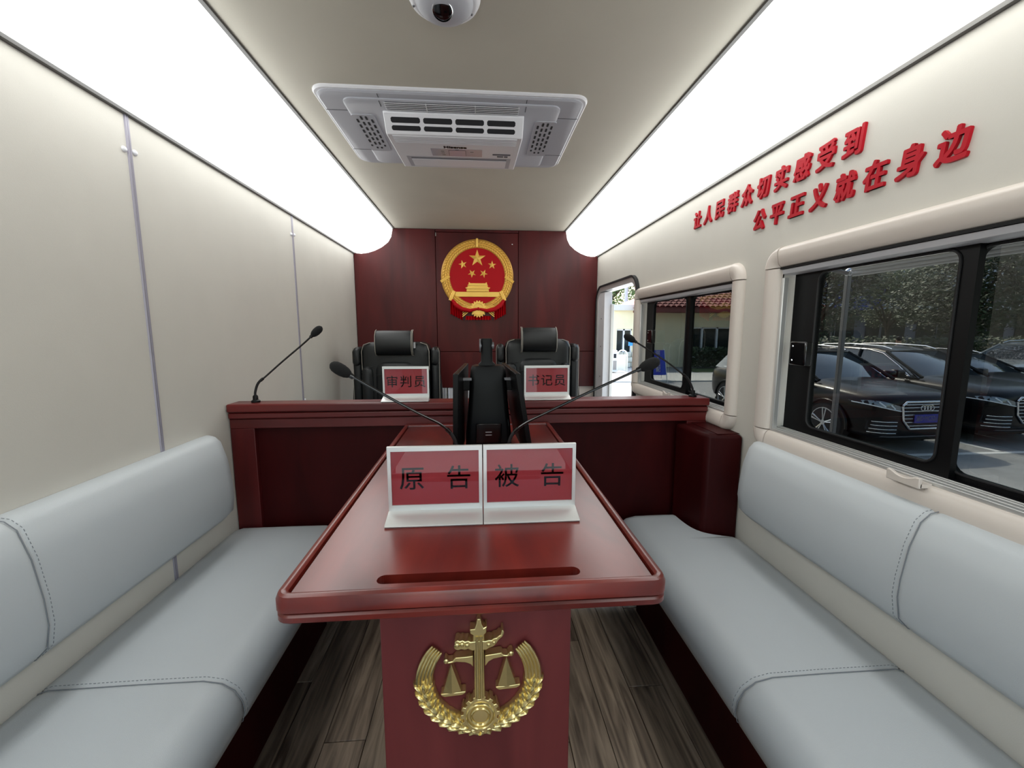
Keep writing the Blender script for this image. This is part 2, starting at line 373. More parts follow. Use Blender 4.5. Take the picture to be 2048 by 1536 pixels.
# ------------------------------------------------------------------ air conditioner
ac = empty('air_conditioner', (-.07, 1.66, ZC), 'large white recessed cassette air conditioner on the ceiling', 'air conditioner')
ax0, ax1, ay0, ay1 = -.495, .353, 1.378, 1.950
def tray(x0, x1, y0, y1, z0, z1, r, ins): return [[V(a, b, z0) for a, b in rrect(x0, x1, y0, y1, r, 7)], [V(a, b, z1+.004) for a, b in rrect(x0, x1, y0, y1, r, 7)], [V(a, b, z1) for a, b in rrect(x0+ins, x1-ins, y0+ins, y1-ins, r-ins*.5, 7)]]
build(MB().loft(tray(ax0, ax1, ay0, ay1, ZC, ZC-.008, .045, .004)), 'mounting_plate', WHITEP, ac, smooth=30)
build(MB().loft(tray(ax0+.010, ax1-.010, ay0+.010, ay1-.010, ZC-.007, ZC-.014, .045, .006)), 'cover', GREYP, ac, smooth=30)
build(MB().loft(tray(ax0+.082, ax1-.082, 1.418, ay1-.030, ZC-.012, ZC-.022, .03, .008)), 'raised_cover', GREYP, ac, smooth=30)
for y in (1.50, 1.80):
    for a, b in ((ax0+.013, ax0+.080), (ax1-.080, ax1-.013)):
        build(MB().box(a, b, y, y+.0015, ZC-.0146, ZC-.013), 'cover_joint', DARKV, ac)
for x in (-.300, .157):
    build(MB().box(x, x+.0015, ay0+.016, 1.416, ZC-.0146, ZC-.013), 'cover_joint', DARKV, ac)
    build(MB().box(x, x+.0015, 1.42, 1.452, ZC-.0226, ZC-.021), 'cover_joint', DARKV, ac)
cx0, cx1 = -.300, .157
build(MB().prism(rrect(cx0+.016, cx1-.022, 1.424, 1.474, .004, 3), ZC-.0225, ZC-.0212, XY), 'grille_recess', DARKV, ac)
for k in range(5):
    y = 1.424+k*.0105
    build(MB().box(cx0+.014, cx1-.020, y, y+.0036, ZC-.0243, ZC-.0231), 'louvre', WHITEP, ac)
for x in (-.158, -.004): build(MB().box(x, x+.002, 1.424, 1.472, ZC-.0268, ZC-.0222), 'louvre_rib', WHITEP, ac)
FA, FB = V(0, 1.478, ZC-.030), V(0, 1.520, ZC-.074)
def fz(y): return FB.z+(y-FB.y)/.36*.030
prof = [(1.476, ZC-.020), (FA.y-.003, FA.z+.004), (FA.y, FA.z), (FB.y, FB.z), (1.885, fz(1.885)), (1.892, fz(1.885)+.008), (1.892, ZC-.018)]
build(MB().prism(prof, cx0, cx1, YZ), 'central_unit', WHITEP, ac, bevel=.003)
nn_ = (FB-FA).cross(V(1, 0, 0)).normalized()
if nn_.z > 0: nn_ = -nn_
for k in range(4):
    xa = cx0+.022+k*.1045; xb = xa+.094
    for ta, tb_ in ((.14, .42), (.55, .80)):
        F = lambda a, b_, d: V(a, 0, 0)+FA.lerp(FB, b_)+nn_*d
        rr_ = [(xa+.004, ta), (xb-.004, ta), (xb, ta+.07), (xb, tb_-.07), (xb-.004, tb_), (xa+.004, tb_), (xa, tb_-.07), (xa, ta+.07)]
        build(MB().prism(rr_, -.002, .0006, F), 'air_slot', DARKV, ac)
for k in range(5):
    y = FB.y+.010+k*.0155
    build(MB().tube([(cx0+.018, y, fz(y)+.0010), (cx1-.018, y, fz(y)+.0010)], .0040, 8), 'face_rib', WHITEP, ac, smooth=60)
def slab(x0, x1, ya, yb, h, name, m, par=ac):
    t = .0015
    return build(MB().add([V(x0, ya, fz(ya)-h), V(x1, ya, fz(ya)-h), V(x1, yb, fz(yb)-h), V(x0, yb, fz(yb)-h), V(x0, ya, fz(ya)+t), V(x1, ya, fz(ya)+t), V(x1, yb, fz(yb)+t), V(x0, yb, fz(yb)+t)],
        [(0, 1, 2, 3), (4, 5, 6, 7), (0, 1, 5, 4), (1, 2, 6, 5), (2, 3, 7, 6), (3, 0, 4, 7)]), name, m, par)
dp = slab(-.168, .020, 1.648, 1.730, .0006, 'display_panel', mat('display_grey', lin(172, 172, 182), .25))
slab(-.104, -.040, 1.660, 1.722, .0010, 'display_border', BLACK, dp)
slab(-.1025, -.0415, 1.662, 1.720, .0014, 'display_screen', mat('screen_grey', lin(176, 178, 186), .15), dp)
slab(cx0+.030, cx1-.024, 1.742, 1.872, .0006, 'outlet_frame', GREYP)
slab(cx0+.046, cx1-.040, 1.772, 1.862, .0022, 'outlet_flap', WHITEP)
slab(cx0+.046, cx1-.040, 1.752, 1.769, .0010, 'outlet_gap', mat('vent_grey', lin(120, 122, 130), .6))
tm = text('Hisense', .021, lambda x, y, z: V(-.078+x*1.25, 1.628-y*1.1, fz(1.628)-.0012-z), bold=.0009, extrude=.0004)
build(tm, 'logo_lettering', BLACK, ac)
for k, (bx, by, s) in enumerate(((.094, 1.695, 1), (.090, 1.718, .35), (.112, 1.718, .2))):
    build(MB().box(bx-.034*s, bx+.034*s, by-.005, by+.005, fz(by)-.0014, fz(by)+.001), 'sticker', mat('sticker_grey', lin(84, 84, 92), .6, var=.4, vscale=400), ac)
for bx, by in ((-.126, 1.672), (-.126, 1.692), (-.124, 1.712), (-.072, 1.653), (-.018, 1.674)):
    build(MB().box(bx-.006, bx+.006, by-.0012, by+.0012, fz(by)-.0016, fz(by)), 'panel_mark', SEAL, ac)
for (xa, sg) in ((-.372, 1), (.236, -1)):
    pn = build(MB().prism(rrect(xa-.038, xa+.038, 1.505, 1.785, .012, 4), ZC-.0245, ZC-.021, XY), 'vent_panel', GREYP, ac, smooth=30)
    for i in range(4):
        for j in range(7 if i in (1, 2) else 6):
            x = xa-.024+i*.016; y = 1.545+j*.038-(.019 if i in (1, 2) else 0); hl = .012
            if j == (6 if i in (1, 2) else 5): hl = .007
            build(MB().prism(rrect(x-.0036, x+.0036, y-hl, y+hl, .0034, 3), ZC-.0251, ZC-.024, XY), 'vent_hole', DARKV, pn)

# ------------------------------------------------------------------ dome camera
dc = empty('dome_camera', (-.066, 1.008, ZC), 'white dome security camera with a black lens on the ceiling', 'camera')
build(MB().lathe([(.078, 0), (.078, -.012), (.074, -.020), (.066, -.024)], (-.066, 1.008, ZC), (0, 0, 1), 40), 'base_ring', WHITEP, dc, smooth=50)
build(MB().lathe([(.064, -.018), (.061, -.028), (.052, -.037), (.034, -.044), (.012, -.047), (0, -.0475)], (-.066, 1.008, ZC), (0, 0, 1), 40), 'dome_shell', GREYP, dc, smooth=60)
la = V(-.03, -.42, -1).normalized(); lc = V(-.069, .998, ZC-.038)
build(MB().lathe([(.024, 0), (.0245, .008), (.021, .013), (.0205, .008)], lc, la, 32), 'lens_ring', CHROME, dc, smooth=50)
build(MB().lathe([(.0203, 0), (.019, .0115), (.012, .014), (0, .0145)], lc, la, 32), 'lens', BLACKG, dc, smooth=60)
build(text('HIKVISION', .009, lambda x, y, z: V(-.034-y, 1.020+x, ZC-.0418-z+((.032+y)**2+(.012+x)**2-.0011)*4.2), extrude=.0004), 'lettering', BLACK, dc)
for x, y in ((-.133, 1.02), (-.108, 1.048), (-.008, 1.035)): build(MB().lathe([(.003, 0), (.002, .002)], (x, y, ZC-.0245), (0, 0, -1), 8), 'screw', ALUD, dc)

# ------------------------------------------------------------------ slogan letters on the right wall
def letters(chars, ya, yb, z, size, grow, row, n):
    for k, ch in enumerate(chars):
        t = k/(len(chars)-1); y = ya+(yb-ya)*t
        mb = text(ch, size, lambda a, b, c: V(XR-.0036-c, y-a*.86, z+b), bold=.0023, extrude=.0034, shear=.12)
        build(mb, 'wall_letter', REDL, None, label='raised red character %s, %s of the %s line of the slogan above the windows' % (ch, n[k], row), cat='letter', group='red slogan characters, %s line' % row, origin=(XR, y, z))
ordn = ['leftmost', 'second', 'third', 'fourth', 'fifth', 'sixth', 'seventh', 'eighth', 'ninth', 'rightmost']
letters('让人民群众切实感受到', 1.712, .995, 1.558, .068, 0, 'upper', ordn)
letters('公平正义就在身边', 1.322, .772, 1.462, .066, 0, 'lower', ordn[:7]+['rightmost'])

# ------------------------------------------------------------------ judge's counter
CY = 1.53; LZ = .862
jc = empty('judge_counter', (0, 1.6, 0), 'dark red wooden counter with stepped top edge spanning the saloon behind the table', 'counter')
jx0, jx1 = XL+.003, .878
build(MB().box(jx0, jx1, CY+.022, CY+.04, .02, .79), 'front_panel', MAHOGD, jc)
build(MB().box(jx0, jx0+.082, CY, CY+.03, .02, .772), 'stile', MAHOG, jc, bevel=.002)
build(MB().box(.800, jx1, CY, CY+.03, .02, .772), 'stile', MAHOG, jc, bevel=.002)
build(MB().box(jx0, jx1, CY, CY+.03, .772, .806), 'rail', MAHOGX, jc, bevel=.002)
build(MB().box(jx0, jx1, CY-.008, CY+.04, .809, .829), 'moulding', MAHOGX, jc, bevel=.004, seg=3)
build(MB().box(jx0-.001, jx1+.003, CY-.014, CY+.066, .832, LZ), 'top_ledge', MAHOGX, jc, bevel=.006, seg=3)
build(MB().box(jx0, jx1, CY+.002, CY+.035, .79, .85), 'core_board', MAHOGD, jc)
build(MB().box(jx0, .74, CY+.04, CY+.50, .70, .725), 'worktop', MAHOGX, jc, bevel=.003)
build(MB().box(jx0, jx0+.02, CY+.04, CY+.48, .02, .70), 'side_panel', MAHOGD, jc)
bx = empty('corner_box', (.83, 1.42, 0), 'dark red wooden box with rounded edge in the corner by the right bench', 'box')
bp_ = [(.752, CY-.001), (.782, 1.352), (.896, 1.322), (.896, CY-.001)]
build(MB().prism(bp_, .02, .765, XY), 'body', MAHOGD, bx, bevel=.014, seg=5)
build(MB().box(.815, .894, 1.345, CY-.004, .7652, .7668), 'top_veneer', MAHOGD, bx, bevel=.0006, seg=1)

# ------------------------------------------------------------------ table
TZ = .7774
tb = empty('table', (-.005, 1.0, 0), 'long mahogany table with a raised rim and pen groove standing before the counter', 'table')
tx0, tx1, ty0, ty1 = -.272, .262, .520, CY-.009
def trap(i, r=.022):  # table outline inset by i, rounded near corners
    p = []
    x0, x1, y0, y1 = tx0+i, tx1-i, ty0+i, ty1
    rr = max(r-i, .003)
    p += [(x0, y1)]
    for cx_, a in ((x0+rr, 180), (x1-rr, 270)):
        for k in range(6):
            t = math.radians(a+90*k/5); p.append((cx_+rr*math.cos(t), y0+rr+rr*math.sin(t)))
    p += [(x1, y1)]
    return p
def band(rings): return MB().loft(rings, closed=True, cap=False)
P = lambda i, z, e=0: [V(a, b-(e if b > 1.4 else 0), z) for a, b in trap(i)]
build(band([P(.016, TZ-.010, .014), P(.0155, TZ+.000, .012), P(.012, TZ+.0022, .009), P(.007, TZ+.0025, .005), P(.003, TZ+.0005), P(0, TZ-.007), P(0, TZ-.020), P(.004, TZ-.0225), P(.018, TZ-.0225, .014)]), 'raised_rim', MAHOGH, tb, smooth=30)
build(band([P(.02, TZ-.024), P(.004, TZ-.024), P(.001, TZ-.027), P(.001, TZ-.034), P(.006, TZ-.038), P(.03, TZ-.038)]), 'edge_moulding', MAHOGH, tb, smooth=30)
# top board with a rounded slot cut in
sx0, sx1, sy0, sy1 = -.146, .144, .551, .573
b = bmesh.new()
outer = [b.verts.new((a, c_-(.012 if c_ > 1.4 else 0), TZ-.004)) for a, c_ in trap(.0185)]
slot = [b.verts.new((a, c_, TZ-.004)) for a, c_ in rrect(sx0, sx1, sy0, sy1, .0105, 5)]
eds = [b.edges.new((l[k], l[(k+1) % len(l)])) for l in (outer, slot) for k in range(len(l))]
bmesh.ops.triangle_fill(b, use_beauty=True, use_dissolve=False, edges=eds)
b.verts.index_update(); mb = MB(); mb.add([v.co.copy() for v in b.verts], [[v.index for v in f.verts] for f in b.faces]); b.free()
sr = rrect(sx0, sx1, sy0, sy1, .0105, 5)
mb.loft([[V(a, c_, TZ-.004) for a, c_ in sr], [V(a, c_, TZ-.018) for a, c_ in sr]], cap=False); mb.add([V(a, c_, TZ-.018) for a, c_ in sr], [tuple(range(len(sr)))])
top = build(mb, 'table_top', MAHOGH, tb)
build(MB().prism(trap(.022), TZ-.040, TZ-.0185, XY), 'sub_top', MAHOGD, tb)
build(MB().prism(rrect(-.225, .215, .575, 1.40, .03, 4), TZ-.052, TZ-.041, XY), 'under_plate', GREYP, tb, smooth=30)
build(MB().box(-.160, .146, .62, .64, .004, TZ-.041), 'pedestal_front', PEDW, tb, bevel=.002)
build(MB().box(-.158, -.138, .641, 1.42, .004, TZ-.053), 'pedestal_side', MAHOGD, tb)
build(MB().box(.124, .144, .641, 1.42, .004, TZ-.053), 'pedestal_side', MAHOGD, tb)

# ------------------------------------------------------------------ golden court emblem on the pedestal
ce = empty('court_emblem', (-.01, .62, .58), 'polished gold emblem of scales, column, gear and wheat on the table pedestal', 'emblem')
kx, kz = 1.54e-4, 1.71e-4
def EP(x, y): return (-.0045+(x-830)*kx, .688-(y-120)*kz)
def eprism(pts, name, y1=.604, bev=.0012, par=ce, m=GOLD, y0=.6195):
    return build(MB().prism([EP(*p) for p in pts], y0, y1, XZ), name, m, par, bevel=bev, seg=2)
col = [(782, 1000), (780, 500), (770, 400), (775, 350), (745, 335), (740, 290), (790, 290), (808, 240), (815, 190), (850, 190), (858, 240), (880, 285), (915, 265), (905, 335), (885, 350), (885, 400), (880, 500), (885, 1000)]
eprism(col, 'column', .601)
build(MB().tube([V(EP(812, 990)[0], .602, EP(812, 990)[1]), V(EP(812, 360)[0], .602, EP(812, 360)[1])], .0032, 8).tube([V(EP(852, 990)[0], .602, EP(852, 990)[1]), V(EP(852, 360)[0], .602, EP(852, 360)[1])], .0032, 8), 'column_flute', GOLD, ce, smooth=60)
eprism([(575, 460), (590, 400), (620, 385), (640, 400), (665, 388), (690, 405), (720, 395), (745, 410), (800, 405), (860, 405), (900, 410), (930, 400), (960, 405), (985, 385), (1010, 385), (1030, 365), (1055, 360), (1065, 310), (1082, 312), (1088, 345), (1070, 380), (1040, 400), (1010, 440), (980, 470), (940, 480), (900, 500), (760, 500), (720, 480), (690, 490), (650, 480), (620, 490), (590, 480)], 'cloud_board', .600, .0018)
for x, y, r in ((610, 435, 28), (660, 430, 26), (712, 440, 24), (930, 445, 24), (985, 425, 20)):
    q = EP(x, y); build(MB().ell((q[0], .6005, q[1]), r*kx, .003, r*kz, 12, 8), 'cloud_curl', GOLD, ce, smooth=80)
eprism([(470, 600), (490, 590), (515, 620), (560, 615), (590, 580), (770, 572), (770, 690), (740, 655), (690, 635), (600, 625), (520, 640), (480, 635)], 'beam_arm')
eprism([(890, 575), (1060, 555), (1080, 580), (1120, 585), (1145, 555), (1170, 545), (1190, 565), (1180, 590), (1140, 600), (1080, 600), (980, 615), (930, 640), (890, 690)], 'beam_arm')
for (x, y) in ((495, 608), (1160, 568)):
    q = EP(x, y); build(MB().lathe([(.0038, 0), (.0038, .003), (.002, .004)], (q[0], .606, q[1]), (0, -1, 0), 16), 'beam_knob', GOLD, ce, smooth=50)
for dx, dy in ((0, 0), (568, -38)):
    q = [EP(545+dx, 640+dy), EP(455+dx, 935+dy), EP(640+dx, 920+dy), EP(550+dx, 925+dy)]
    mb = MB(); mb.add([V(q[0][0], .604, q[0][1]), V(q[1][0], .604, q[1][1]), V(q[3][0], .600, q[3][1]), V(q[2][0], .604, q[2][1]), V(q[0][0], .6195, q[0][1]), V(q[1][0], .6195, q[1][1]), V(q[2][0], .6195, q[2][1])],
        [(0, 1, 2), (0, 2, 3), (1, 5, 6, 3), (1, 3, 2), (0, 4, 5, 1), (0, 3, 6, 4), (4, 6, 5)])
    sp = build(mb, 'scale_pan', GOLD, ce)
    eprism([(430+dx, 945+dy), (690+dx, 930+dy), (685+dx, 950+dy), (650+dx, 968+dy), (470+dx, 978+dy), (440+dx, 965+dy)], 'pan_dish', par=sp)
gc = EP(838, 1178); gr = 205*kx
gp = []
for k in range(14):
    for da, rr in ((-.5, .86), (-.28, .86), (-.24, 1.0), (.24, 1.0), (.28, .86)):
        a = 2*PI*(k+da)/14+.05; gp.append((gc[0]+rr*gr*math.cos(a), gc[1]+rr*gr*math.sin(a)*1.06))
ge = build(MB().prism(gp, .6195, .6015, XZ), 'gear', GOLD, ce, bevel=.0008)
for r0, r1, h in ((.155, .128, .004), (.112, .080, .0045)):
    s_ = r1/.205*gr/1.0; l_ = r0/.205*gr
    build(MB().lathe([(s_, 0), (s_+.001, h*.7), ((s_+l_)/2, h), (l_-.001, h*.7), (l_, 0)], (gc[0], .602, gc[1]), (0, -1, 0), 36, cap=False), 'gear_ring', GOLD, ge, smooth=60)
build(MB().lathe([(.078/.205*gr, 0), (.076/.205*gr, .002), (0, .0024)], (gc[0], .602, gc[1]), (0, -1, 0), 32), 'gear_hub', GOLD, ge, smooth=40)
# wheat ears: grains follow arcs on each side
def grain(cx_, cz_, ang, L, W, par, m=GOLD, yb=.612, h=.009, name='wheat_grain'):
    c, s = math.cos(ang), math.sin(ang); ring = []
    prof = [(-1, 0), (-.6, .75), (0, 1), (.55, .62), (1, 0)]
    out_ = [(-L*.5, 0), (-L*.32, W*.42), (0, W*.5), (L*.28, W*.32), (L*.5, 0), (L*.28, -W*.32), (0, -W*.5), (-L*.32, -W*.42)]
    t = lambda a, b, y: V(cx_+a*c-b*s, y, cz_+a*s+b*c)
    mb = MB(); n = 8
    vs_ = [t(a, b, .6195 if m is GOLD else yb+.004) for a, b in out_]+[t(a, b, yb) for a, b in out_]+[t(a*.75, b*.3, yb-h*.8) for a, b in out_]+[t(0, 0, yb-h)]
    fs = [(k, (k+1) % n, (k+1) % n+n, k+n) for k in range(n)]+[(k+n, (k+1) % n+n, (k+1) % n+2*n, k+2*n) for k in range(n)]+[(k+2*n, (k+1) % n+2*n, 3*n) for k in range(n)]
    mb.add(vs_, fs); return build(mb, name, m, par, smooth=50)
for sd_ in (-1, 1):
    for k in range(10):
        t = k/9; a = math.radians(187+t*88) if sd_ < 0 else math.radians(-7-t*88)
        Rx, Rz = 575*kx, 500*kz; cz0 = EP(830, 850)[1]; cx0_ = -.0045
        px, pz = cx0_+Rx*math.cos(a), cz0+Rz*math.sin(a)
        tan = a-PI/2*(1 if sd_ < 0 else -1)
        for j, off in enumerate((-1, 0, 1)):
            r_ = 1+off*.105; sp_ = off*.55*(1 if sd_ > 0 else -1)*(-1)
            qx, qz = cx0_+Rx*r_*math.cos(a), cz0+Rz*r_*math.sin(a)
            if off == 0: qx += math.cos(tan)*.004; qz += math.sin(tan)*.004
            grain(qx, qz, tan+sp_*(1 if off else 0), .0265, .0140, ce, yb=.6115 if off == 0 else .614, h=.0095 if off == 0 else .008)
    for j in range(5):      # awns
        pts = []
        for q in range(7):
            a = math.radians(180-(-2+q*7.2)) if sd_ < 0 else math.radians(-2+q*7.2)
            r_ = .865+j*.062-.012*q*(j-2)*.15
            pts.append(V(-.0045+575*kx*r_*math.cos(a), .611, EP(830, 850)[1]+500*kz*1.02*r_*math.sin(a)))
        build(MB().tube(pts, [.0035, .0036, .0036, .0034, .0032, .003, .0016], 6), 'wheat_awn', GOLD, ce, smooth=60)
for x, y, a in ((545, 1330, 0), (700, 1365, 5), (985, 1345, -5), (1150, 1285, 12)):
    q = EP(x, y); grain(q[0], q[1], math.radians(a), .022, .0115, ce)
# wreath backing bands give the cut-out its solid edge
for sd_ in (-1, 1):
    rng = [math.radians(x) for x in range(142, 277, 9)] if sd_ < 0 else [math.radians(x) for x in range(38, -97, -9)]
    o_ = [(-.0045+575*kx*1.09*math.cos(a), EP(830, 850)[1]+500*kz*1.09*math.sin(a)) for a in rng]; i_ = [(-.0045+575*kx*.90*math.cos(a), EP(830, 850)[1]+500*kz*.90*math.sin(a)) for a in reversed(rng)]
    build(MB().loft([[V(a, .6195, c_) for a, c_ in o_+i_], [V(a, .613, c_) for a, c_ in o_+i_]]), 'wreath_back', GOLDD, ce)

# ------------------------------------------------------------------ national emblem on the bulkhead
ne = empty('national_emblem', (-.004, YB, 1.508), 'round red and gold emblem with five stars, gate, wheat and gear on the bulkhead', 'emblem')
kk = .27/534; nx, nz, ny = -.004, 1.508, YB-.001
def NP(x, y): return (nx+(x-756)*kk, nz-(y-724)*kk)
build(MB().lathe([(.262, 0), (.264, .012), (.255, .020), (.205, .020), (.200, .014), (.200, 0)], (nx, ny, nz), (0, -1, 0), 64), 'gold_ring', GOLDB, ne, smooth=40)
build(MB().lathe([(.203, 0), (.203, .015), (0, .0155)], (nx, ny, nz), (0, -1, 0), 64), 'red_field', REDE, ne, smooth=30)
def star(x, y, r, rot, name='star'):
    c = NP(x, y); r *= kk; mb = MB(); pts = []
    for k in range(10):
        a = rot+PI/2+k*PI/5; rr = r if k % 2 == 0 else r*.382; pts.append(V(c[0]+rr*math.cos(a), ny-.0145, c[1]+rr*math.sin(a)))
    mb.add(pts+[V(c[0], ny-.0145-r*.28, c[1])], [(k, (k+1) % 10, 10) for k in range(10)])
    build(mb, name, GOLDE, ne)
star(756, 470, 128, 0)
for x, y, r in ((548, 558, .25), (968, 562, -.05), (678, 684, .55), (845, 684, -.45)): star(x, y, 67, r)
def nprism(pts, name, h, m=GOLDE, par=ne, h0=.0, bev=.001): return build(MB().prism([NP(*p) for p in pts], ny-h0, ny-h, XZ), name, m, par, bevel=bev, seg=1)
gt = nprism([(440, 945), (1072, 945), (1078, 1015), (432, 1015)], 'gate_wall', .022)
nprism([(600, 905), (918, 905), (922, 942), (596, 942)], 'gate_hall', .026, par=gt, h0=.01)
nprism([(580, 888), (605, 880), (912, 880), (940, 885), (925, 903), (595, 903)], 'gate_eave', .030, par=gt, h0=.01)
nprism([(628, 855), (892, 855), (912, 880), (605, 880)], 'gate_tier', .026, par=gt, h0=.01)
nprism([(630, 812), (645, 812), (650, 824), (872, 824), (876, 812), (892, 812), (895, 840), (910, 858), (608, 858), (628, 840)], 'gate_roof', .031, par=gt, h0=.01)
for k in range(9): nprism([(606+k*38, 906), (614+k*38, 906), (614+k*38, 940), (606+k*38, 940)], 'gate_pillar', .028, par=gt, h0=.02, bev=0)
for x in (655, 865): nprism([(x-6, 955), (x+6, 955), (x+8, 1008), (x-8, 1008)], 'ornamental_column', .026, par=gt, h0=.02, bev=0)
for x in (630, 690, 760, 830, 890): nprism([(x-11, 1012), (x-11, 990), (x, 978), (x+11, 990), (x+11, 1012)], 'gate_arch', .0235, par=gt, h0=.02, bev=0)
# wheat relief around the ring: four rows of grains
gmb = {}
for sd_ in (-1, 1):
    for k in range(30):
        a = PI/2+sd_*math.radians(6+k*5.0)
        for j, (rr, off) in enumerate(((.214, .45), (.229, 0), (.244, -.45))):
            ang = a+sd_*PI/2+PI+off*sd_
            if k >= 28 and j == 2: continue
            cx_, cz_ = nx+rr*math.cos(a+(.04 if j == 1 else 0)), nz+rr*math.sin(a+(.04 if j == 1 else 0))
            key = 'g'
            L, W = .026, .0125
            if key not in gmb:
                q = grain(0, 0, 0, L, W, ne, GOLDE, yb=0, h=.007, name='wheat_grain'); 
                for v in q.data.vertices: v.co += base(ne)
                gmb[key] = q; o_ = q
            else: o_ = gmb[key].copy(); COL.objects.link(o_); o_.parent = ne
            o_.location = Vector((cx_, ny-.0195, cz_))-base(ne); o_.rotation_euler = (0, -ang, 0)
def bandp(a0, r0, a1, r1, wd_, name, h=.031, m=GOLDE):
    p = V(nx+r0*math.cos(math.radians(a0)), 0, nz+r0*math.sin(math.radians(a0))); q = V(nx+r1*math.cos(math.radians(a1)), 0, nz+r1*math.sin(math.radians(a1)))
    d = (q-p).normalized(); nn = V(-d.z, 0, d.x)
    for s in (-1, 0, 1):
        build(MB().tube([V(p.x+nn.x*s*wd_, ny-.024, p.z+nn.z*s*wd_), V(q.x+nn.x*s*wd_, ny-.024, q.z+nn.z*s*wd_)], wd_*.55, 8), name, m, ne, smooth=60)
bandp(180, .202, 189, .268, .0065, 'binding_cord'); bandp(0, .202, -9, .268, .0065, 'binding_cord')
bandp(212, .200, 221, .266, .0075, 'binding_cord'); bandp(-32, .200, -41, .266, .0075, 'binding_cord')
build(MB().tube([V(nx, ny-.022, nz+.207), V(nx, ny-.022, nz+.266)], .008, 8), 'ear_tip', GOLDE, ne, smooth=60)
# gear
gcx, gcz = NP(765, 1190); g_r = 122*kk; gp = []
for k in range(18):
    for da, rr in ((-.5, .86), (-.27, .86), (-.22, 1.0), (.22, 1.0), (.27, .86)):
        a = 2*PI*(k+da)/18; gp.append((gcx+rr*g_r*math.cos(a), gcz+rr*g_r*math.sin(a)))
ng = build(MB().prism(gp, ny, ny-.028, XZ), 'gear', GOLDE, ne, bevel=.0008)
build(MB().lathe([(.62*g_r, 0), (.62*g_r, .004), (.70*g_r, .005), (.74*g_r, .004), (.74*g_r, 0)], (gcx, ny-.028, gcz), (0, -1, 0), 36, cap=False), 'gear_ring', GOLDE, ng, smooth=50)
for s in (-1, 1):
    for j in range(4):
        a0 = NP(765+s*105, 1160-16+j*18); a1 = NP(765+s*230, 1255+(j-1.5)*30)
        a2 = NP(765+s*170, 1120+j*22)
        build(MB().tube([V(a0[0], ny-.02, a0[1]-.035*0), V(NP(0, 1200)[0]*0+a1[0], ny-.018, a1[1])], .0035, 6), 'wheat_stalk', GOLDE, ne, smooth=60)
        build(MB().tube([V(*[NP(765+s*105, 1150+j*12)[0], ny-.02, NP(0, 1150+j*12)[1]]), V(NP(765+s*225, 0)[0], ny-.018, NP(0, 1090+j*26)[1])], .0035, 6), 'wheat_stalk', GOLDE, ne, smooth=60)
# red drapery: tails and swag
def pleats(x0, x1, yt0, yt1, yb0, yb1, n, name, m=REDE):
    front, back = [], []; mb = MB(); N = n*4; rt, rb = [], []
    for k in range(N+1):
        t = k/N; x = x0+(x1-x0)*t; d = .010+.007*math.cos(2*PI*n*t)
        top_ = NP(x*.97+.03*(x0+x1)/2, yt0+(yt1-yt0)*t); bot = NP(x, yb0+(yb1-yb0)*t+6*math.cos(2*PI*n*t))
        rt.append((top_, d)); rb.append((bot, d*1.2))
    vs_ = [V(p[0], ny-d, p[1]) for p, d in rt]+[V(p[0], ny-d, p[1]) for p, d in rb]+[V(p[0], ny, p[1]) for p, d in rb]
    M_ = N+1
    mb.add(vs_, [(k, k+1, k+1+M_, k+M_) for k in range(N)]+[(k+M_, k+1+M_, k+1+2*M_, k+2*M_) for k in range(N)])
    build(mb, name, m, ne, smooth=60)
pleats(360, 535, 1070, 1190, 1262, 1352, 5, 'drapery_tail'); pleats(1168, 1000, 1070, 1190, 1262, 1352, 5, 'drapery_tail')
pleats(578, 950, 1290, 1290, 1345, 1345, 9, 'drapery_hem')
for s in (-1, 1):
    pts = [(765+s*375, 1060), (765+s*330, 1130), (765+s*240, 1195), (765+s*120, 1215), (765+s*20, 1190)]
    build(MB().tube([V(NP(*p)[0], ny-.030, NP(*p)[1]) for p in pts], [.010, .016, .017, .014, .009], 10), 'drapery_swag', REDE, ne, smooth=60)
q = NP(765, 1190); build(MB().ell((q[0], ny-.036, q[1]), .012, .010, .012), 'drapery_knot', REDE, ne, smooth=80)

# ------------------------------------------------------------------ benches and wall cushions
def cushion_profile(x_wall, x_front, z0, z1, sgn):
    """section in x,z; sgn=+1 when the front is toward +x"""
    L = abs(x_front-x_wall); pts = []
    raw = [(0, .012), (.010, .0), (L-.03, 0), (L-.008, .012), (L, .040), (L-.003, .075), (L-.02, .095)]
    h = z1-z0
    p = [(0, 0)]
    p += [(0, h-.022), (.008, h-.007), (.028, h-.001), (L*.5, h), (L-.075, h-.001), (L-.040, h-.009), (L-.016, h-.027), (L-.003, h-.052), (L, h-.075), (L-.006, h-.098), (L-.020, h-.108), (L-.03, 0)]
    return [(x_wall+sgn*a, z0+b) for a, b in p]
def seam_loft(secfn, ys, seam, dep=.0035):
    out_ = []
    for y in ys:
        s = secfn(y); d = dep*math.exp(-((y-seam)/.006)**2)
        cx_ = sum(p[0] for p in s)/len(s); cz_ = sum(p[1] for p in s)/len(s)
        out_.append([V(p[0]+(cx_-p[0])*d/.12, y, p[1]+(cz_-p[1])*d/.12) for p in s])
    return out_
def ygrid(a, b, seam, end=.03):
    ys = [a, a+end*.12, a+end*.4, a+end]+[b-end, b-end*.4, b-end*.12, b]+[seam+d for d in (-.03, -.012, -.007, -.004, -.002, 0, .002, .004, .007, .012, .03)]
    n = int((b-a)/.15); ys += [a+(b-a)*k/n for k in range(1, n)]
    return sorted(set(round(y, 5) for y in ys))
